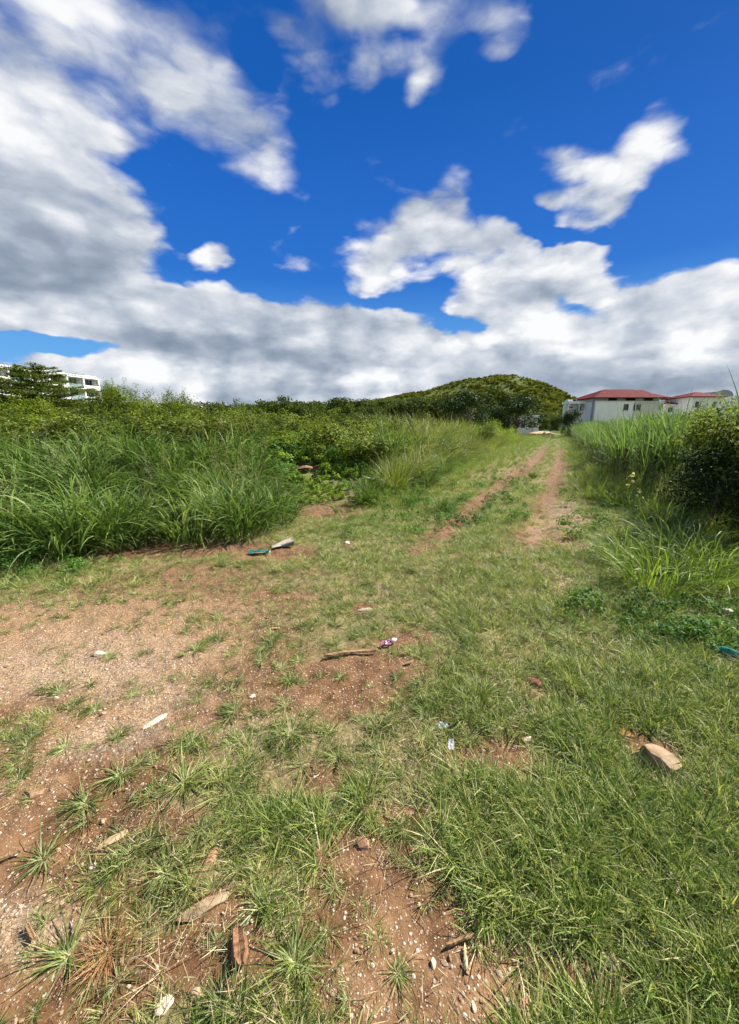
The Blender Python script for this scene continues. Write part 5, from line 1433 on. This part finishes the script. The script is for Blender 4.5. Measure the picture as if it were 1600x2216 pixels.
# fibre husk
rg = np.random.default_rng(88)
m_fib = leafmat('husk_fibre', [(0, (.26, .12, .05)), (1, (.42, .23, .10))], transl=.1)
fm = plant_mesh('husk_fibre', [blades(260, rg, (.03, .10), (.0012, .0025), (0, 40), (-30, 70), .035, 4)], m_fib)
put('husk_fibre', fm, 232, 2060, .4, 1, 'tangled orange brown husk fibre among the grass at lower left', 'fibre', .002)
fm2 = plant_mesh('dry_twigs', [blades(11, rg, (.05, .15), (.0018, .0032), (5, 50), (-10, 30), .012, 4, rb=(.5, 1))], m_straw)
put('dead_grass_root', fm2, 350, 2120, .4, 1, 'whitish dead grass plant with bare stiff stems near the bottom left', 'dead plant', .004)
fm3 = plant_mesh('dry_twigs', [blades(9, rg, (.1, .22), (.004, .008), (25, 70), (-10, 30), .02, 4, rb=(.5, 1))], m_straw)
put('broken_twigs', fm3, 722, 1110, .4, 1.1, 'short pale broken twigs at the foot of the mound left of the fountain tussock', 'twigs', .004)

# crumpled sheet builder
def crumple(name, outline, px, py, rz, mat, label, cat, amp=.01, seed=0, dz=.015, th=.002, s=1.0, tilt=(0, 0), sub=9):
    rg = np.random.default_rng(seed)
    (ax, ay, bx2, by2) = outline
    n = sub; V = []; F = []
    for j in range(n + 1):
        for i in range(n + 1):
            u_, v_ = i / n, j / n
            edge = 1 - .10 * rg.random()
            x_ = ax + (bx2 - ax) * u_ + rg.normal(0, amp * .35); y_ = ay + (by2 - ay) * v_ + rg.normal(0, amp * .35)
            V.append((x_, y_, amp * 2.2 * float(vn(u_ * 4 + seed, v_ * 4 + seed * 2, seed)) + rg.normal(0, amp * .18)))
    m_ = len(V); V += [(a, b_, c_ - th) for a, b_, c_ in V]
    for j in range(n):
        for i in range(n):
            a = j * (n + 1) + i; F += [(a, a + 1, a + n + 2, a + n + 1), (m_ + a + n + 1, m_ + a + n + 2, m_ + a + 1, m_ + a)]
    for i in range(n):
        for (a, b_) in ((i, i + 1), (n * (n + 1) + i + 1, n * (n + 1) + i), ((i + 1) * (n + 1), i * (n + 1)), (i * (n + 1) + n, (i + 1) * (n + 1) + n)):
            F.append((b_, a, m_ + a, m_ + b_))
    mb = MB(); mb.add(V, F)
    o = put(name, mb.mesh(name, mat), px, py, rz, s, label, cat, dz); o.rotation_euler = (tilt[0], tilt[1], rz); return o
m_green = plainmat('green_plastic', (.02, .17, .13), .25, .6, .3, 15)
m_carton, t = newmat('printed_carton')
tc_ = N(t, 'ShaderNodeTexCoord')
n = noise_(t, tc_.outputs['Object'], 12, 3, .5); n2 = noise_(t, tc_.outputs['Object'], 5, 2, .5)
cc = mixc(t, smooth(t, n2, .52, .58), (.44, .36, .29), (.30, .12, .10)); cc = mixc(t, smooth(t, n, .56, .62), cc, (.08, .18, .13))
finish(t, cc, .6, .3)
m_wrapw = plainmat('white_film', (.58, .58, .60), .35, .5, .08, 20); m_wrapp = plainmat('pink_film', (.34, .12, .20), .4, .5, .35, 30); m_clear = plainmat('grey_film', (.26, .30, .29), .25, .6, .2, 20)
m_flap = plainmat('worn_card', (.40, .36, .30), .7, .2, .2, 12); m_paper = plainmat('white_paper', (.80, .82, .86), .5, .3, .05, 10)
# green plastic container lid with pale rim (things that move apart stay apart)
q_ = msz(1, 560, 1200)
o = crumple('green_plastic_sheet', (-22 * q_, -.055, 22 * q_, .055), 563, 1198, .05, m_green, 'crumpled green plastic with a pale rim lying left of the folded carton', 'plastic litter', .018, 3, .015)
mb = MB(); mb.tube([(22 * q_ * math.cos(a), .062 * math.sin(a), .012 + .006 * math.sin(3 * a)) for a in np.linspace(-2.7, 1.2, 18)], [.004] * 18, 6)
rim = mb.build('rim', m_pale, o)
ct = empty('folded_carton', (0, 0, 0)); x_, y_ = hit(608, 1184); ct.location = (x_, y_, zg(x_, y_) + .02); ct.rotation_euler = (0, 0, .35)
tag(ct, 'flattened printed cardboard carton bent in the middle on the soil before the tall grass', 'carton')
mb = MB(); a0, a1 = .0, .155
mb.add([(a0, -.055, .012), (a1, -.06, .055), (a1 + .01, .06, .075), (a0 + .01, .055, .045), (a0, -.055, .0), (a1, -.06, .0), (a1 + .01, .06, .03), (a0 + .01, .055, .02)],
       [(0, 1, 2, 3), (7, 6, 5, 4), (0, 4, 5, 1), (1, 5, 6, 2), (2, 6, 7, 3), (3, 7, 4, 0)]); mb.build('box_end', m_carton, ct)
mb = MB(); mb.add([(-.11, -.065, .004), (-.002, -.05, .012), (.008, .03, .042), (-.11, -.005, .010), (-.11, -.065, .0), (-.002, -.05, .006), (.008, .03, .036), (-.11, -.005, .004)],
       [(0, 1, 2, 3), (7, 6, 5, 4), (0, 4, 5, 1), (1, 5, 6, 2), (2, 6, 7, 3), (3, 7, 4, 0)]); mb.build('flap', m_flap, ct)
# wrapper: pink end and white bulb
o = crumple('snack_wrapper', (-.055, -.02, .02, .02), 842, 1397, .3, m_wrapp, 'crumpled pink and white wrapper on the bare soil above the timber strip', 'wrapper', .010, 5, .012)
me = rock_mesh('white_end', 1200, (.024, .019, .014), m_wrapw, 3, 4, .2); we = link('white_end', me, o, (.038, .006, .016))
crumple('paper_scrap', (-.014, -.022, .014, .022), 975, 1628, .2, m_paper, 'small upright white paper scrap in the grass right of the middle', 'paper', .003, 6, .035, .001, tilt=(R(65), .2), sub=5)
crumple('plastic_scrap', (-.03, -.018, .03, .018), 957, 1582, .2, m_clear, 'crumpled grey transparent plastic scrap above the white paper scrap', 'plastic litter', .008, 7, .012)
crumple('plastic_bag', (-.12, -.07, .12, .07), 308, 1098, .2, m_wrapw, 'pale bag with a blue green edge caught among the tall grass', 'plastic bag', .03, 8, .12)
crumple('plastic_scrap', (-.012, -.02, .012, .02), 1302, 1838, .2, m_wrapw, 'tiny white plastic shred deep in the grass at lower right', 'plastic litter', .003, 9, .012, .001, s=.6, sub=4)
# green bottle at the right edge
x_, y_ = gr(1588, 1430)
bt = empty('plastic_bottle', (x_ + .02, y_, zg(x_, y_) + .045), 1.9); tag(bt, 'crushed green plastic bottle with a white label in the grass at the right edge', 'bottle')
prof = [(-.13, .012), (-.12, .026), (-.10, .033), (-.04, .031), (-.01, .024), (.03, .030), (.07, .032), (.10, .024), (.125, .013), (.14, .012)]
mb = MB(); mb.tube([(a, 0, 0) for a, _ in prof], [b_ for _, b_ in prof], 14); mb.build('body', m_green, bt, True)
mb = MB(); mb.tube([(-.09, 0, 0), (-.02, 0, 0)], [.0345, .033], 14); mb.build('label_band', m_wrapw, bt, True)
mb = MB(); mb.tube([(.1402, 0, 0), (.158, 0, 0)], [.015, .015], 12); mb.build('cap', m_wrapw, bt)
bt.rotation_euler = (0, .12, 2.1)
# leaning plank/log near the dark tree
strip('fallen_branch', 1105, 950, 1.9, .12, .10, m_wood2, -.1, 'dark fallen branch in the grass left of the far track', 'branch', 14)

# flowering weed and seed spikes by the right bank
def flower_weed(seed):
    rg = np.random.default_rng(seed); root = empty('flowering_weed', (0, 0, 0)); mb = MB(); P = []
    for j in range(5):
        a = rg.uniform(0, 6.28); h_ = rg.uniform(.5, .75); tp_ = Vector((math.cos(a) * .16, math.sin(a) * .16, h_))
        mb.tube([(0, 0, 0), tp_ * .5 + Vector((0, 0, .05)), tp_], [.005, .004, .002], 5); P += [np.array(tp_) + rg.normal(0, .015, 3) for _ in range(16)]
    mb.build('stem', leafstem, root)
    P = np.array(P); link('blossom', plant_mesh('blossom', [leaves(P, np.tile([0, 0, 1.0], (len(P), 1)), (.012, .022), rg, 1.0)], m_yellow), root)
    Q = rg.normal(0, .09, (110, 3)); Q[:, 2] = rg.uniform(.03, .45, 110)
    link('leaves', plant_mesh('weed_leaves', [leaves(Q, np.tile([0, 0, 1.0], (110, 1)), (.03, .06), rg, .4)], m_herb), root)
    return root
leafstem = plainmat('green_stem', (.12, .18, .05), .6, .3)
fw = flower_weed(71); x_, y_ = gr(1372, 1130)
place(fw, x_, y_, 0, 1.0, 'thin weed with small cream yellow flowers before the cane grass', 'flowering weed')
def spike(seed):
    root = empty('seed_spike_grass', (0, 0, 0)); mb = MB()
    mb.tube([(0, 0, 0), (.03, 0, .35), (.10, 0, .72)], [.004, .003, .002], 5); mb.build('stem', leafstem, root)
    mb = MB(); mb.tube([(.10, 0, .72), (.12, 0, .80), (.15, 0, .90)], [.006, .009, .003], 7); mb.build('seed_head', m_straw, root)
    return root
sp_ = spike(1); x_, y_ = gr(1468, 1150); place(sp_, x_, y_, 0, 1.0, 'single stem with a tan seed spike leaning right before the dark bush', 'grass stem')
print('objects', len(bpy.data.objects))
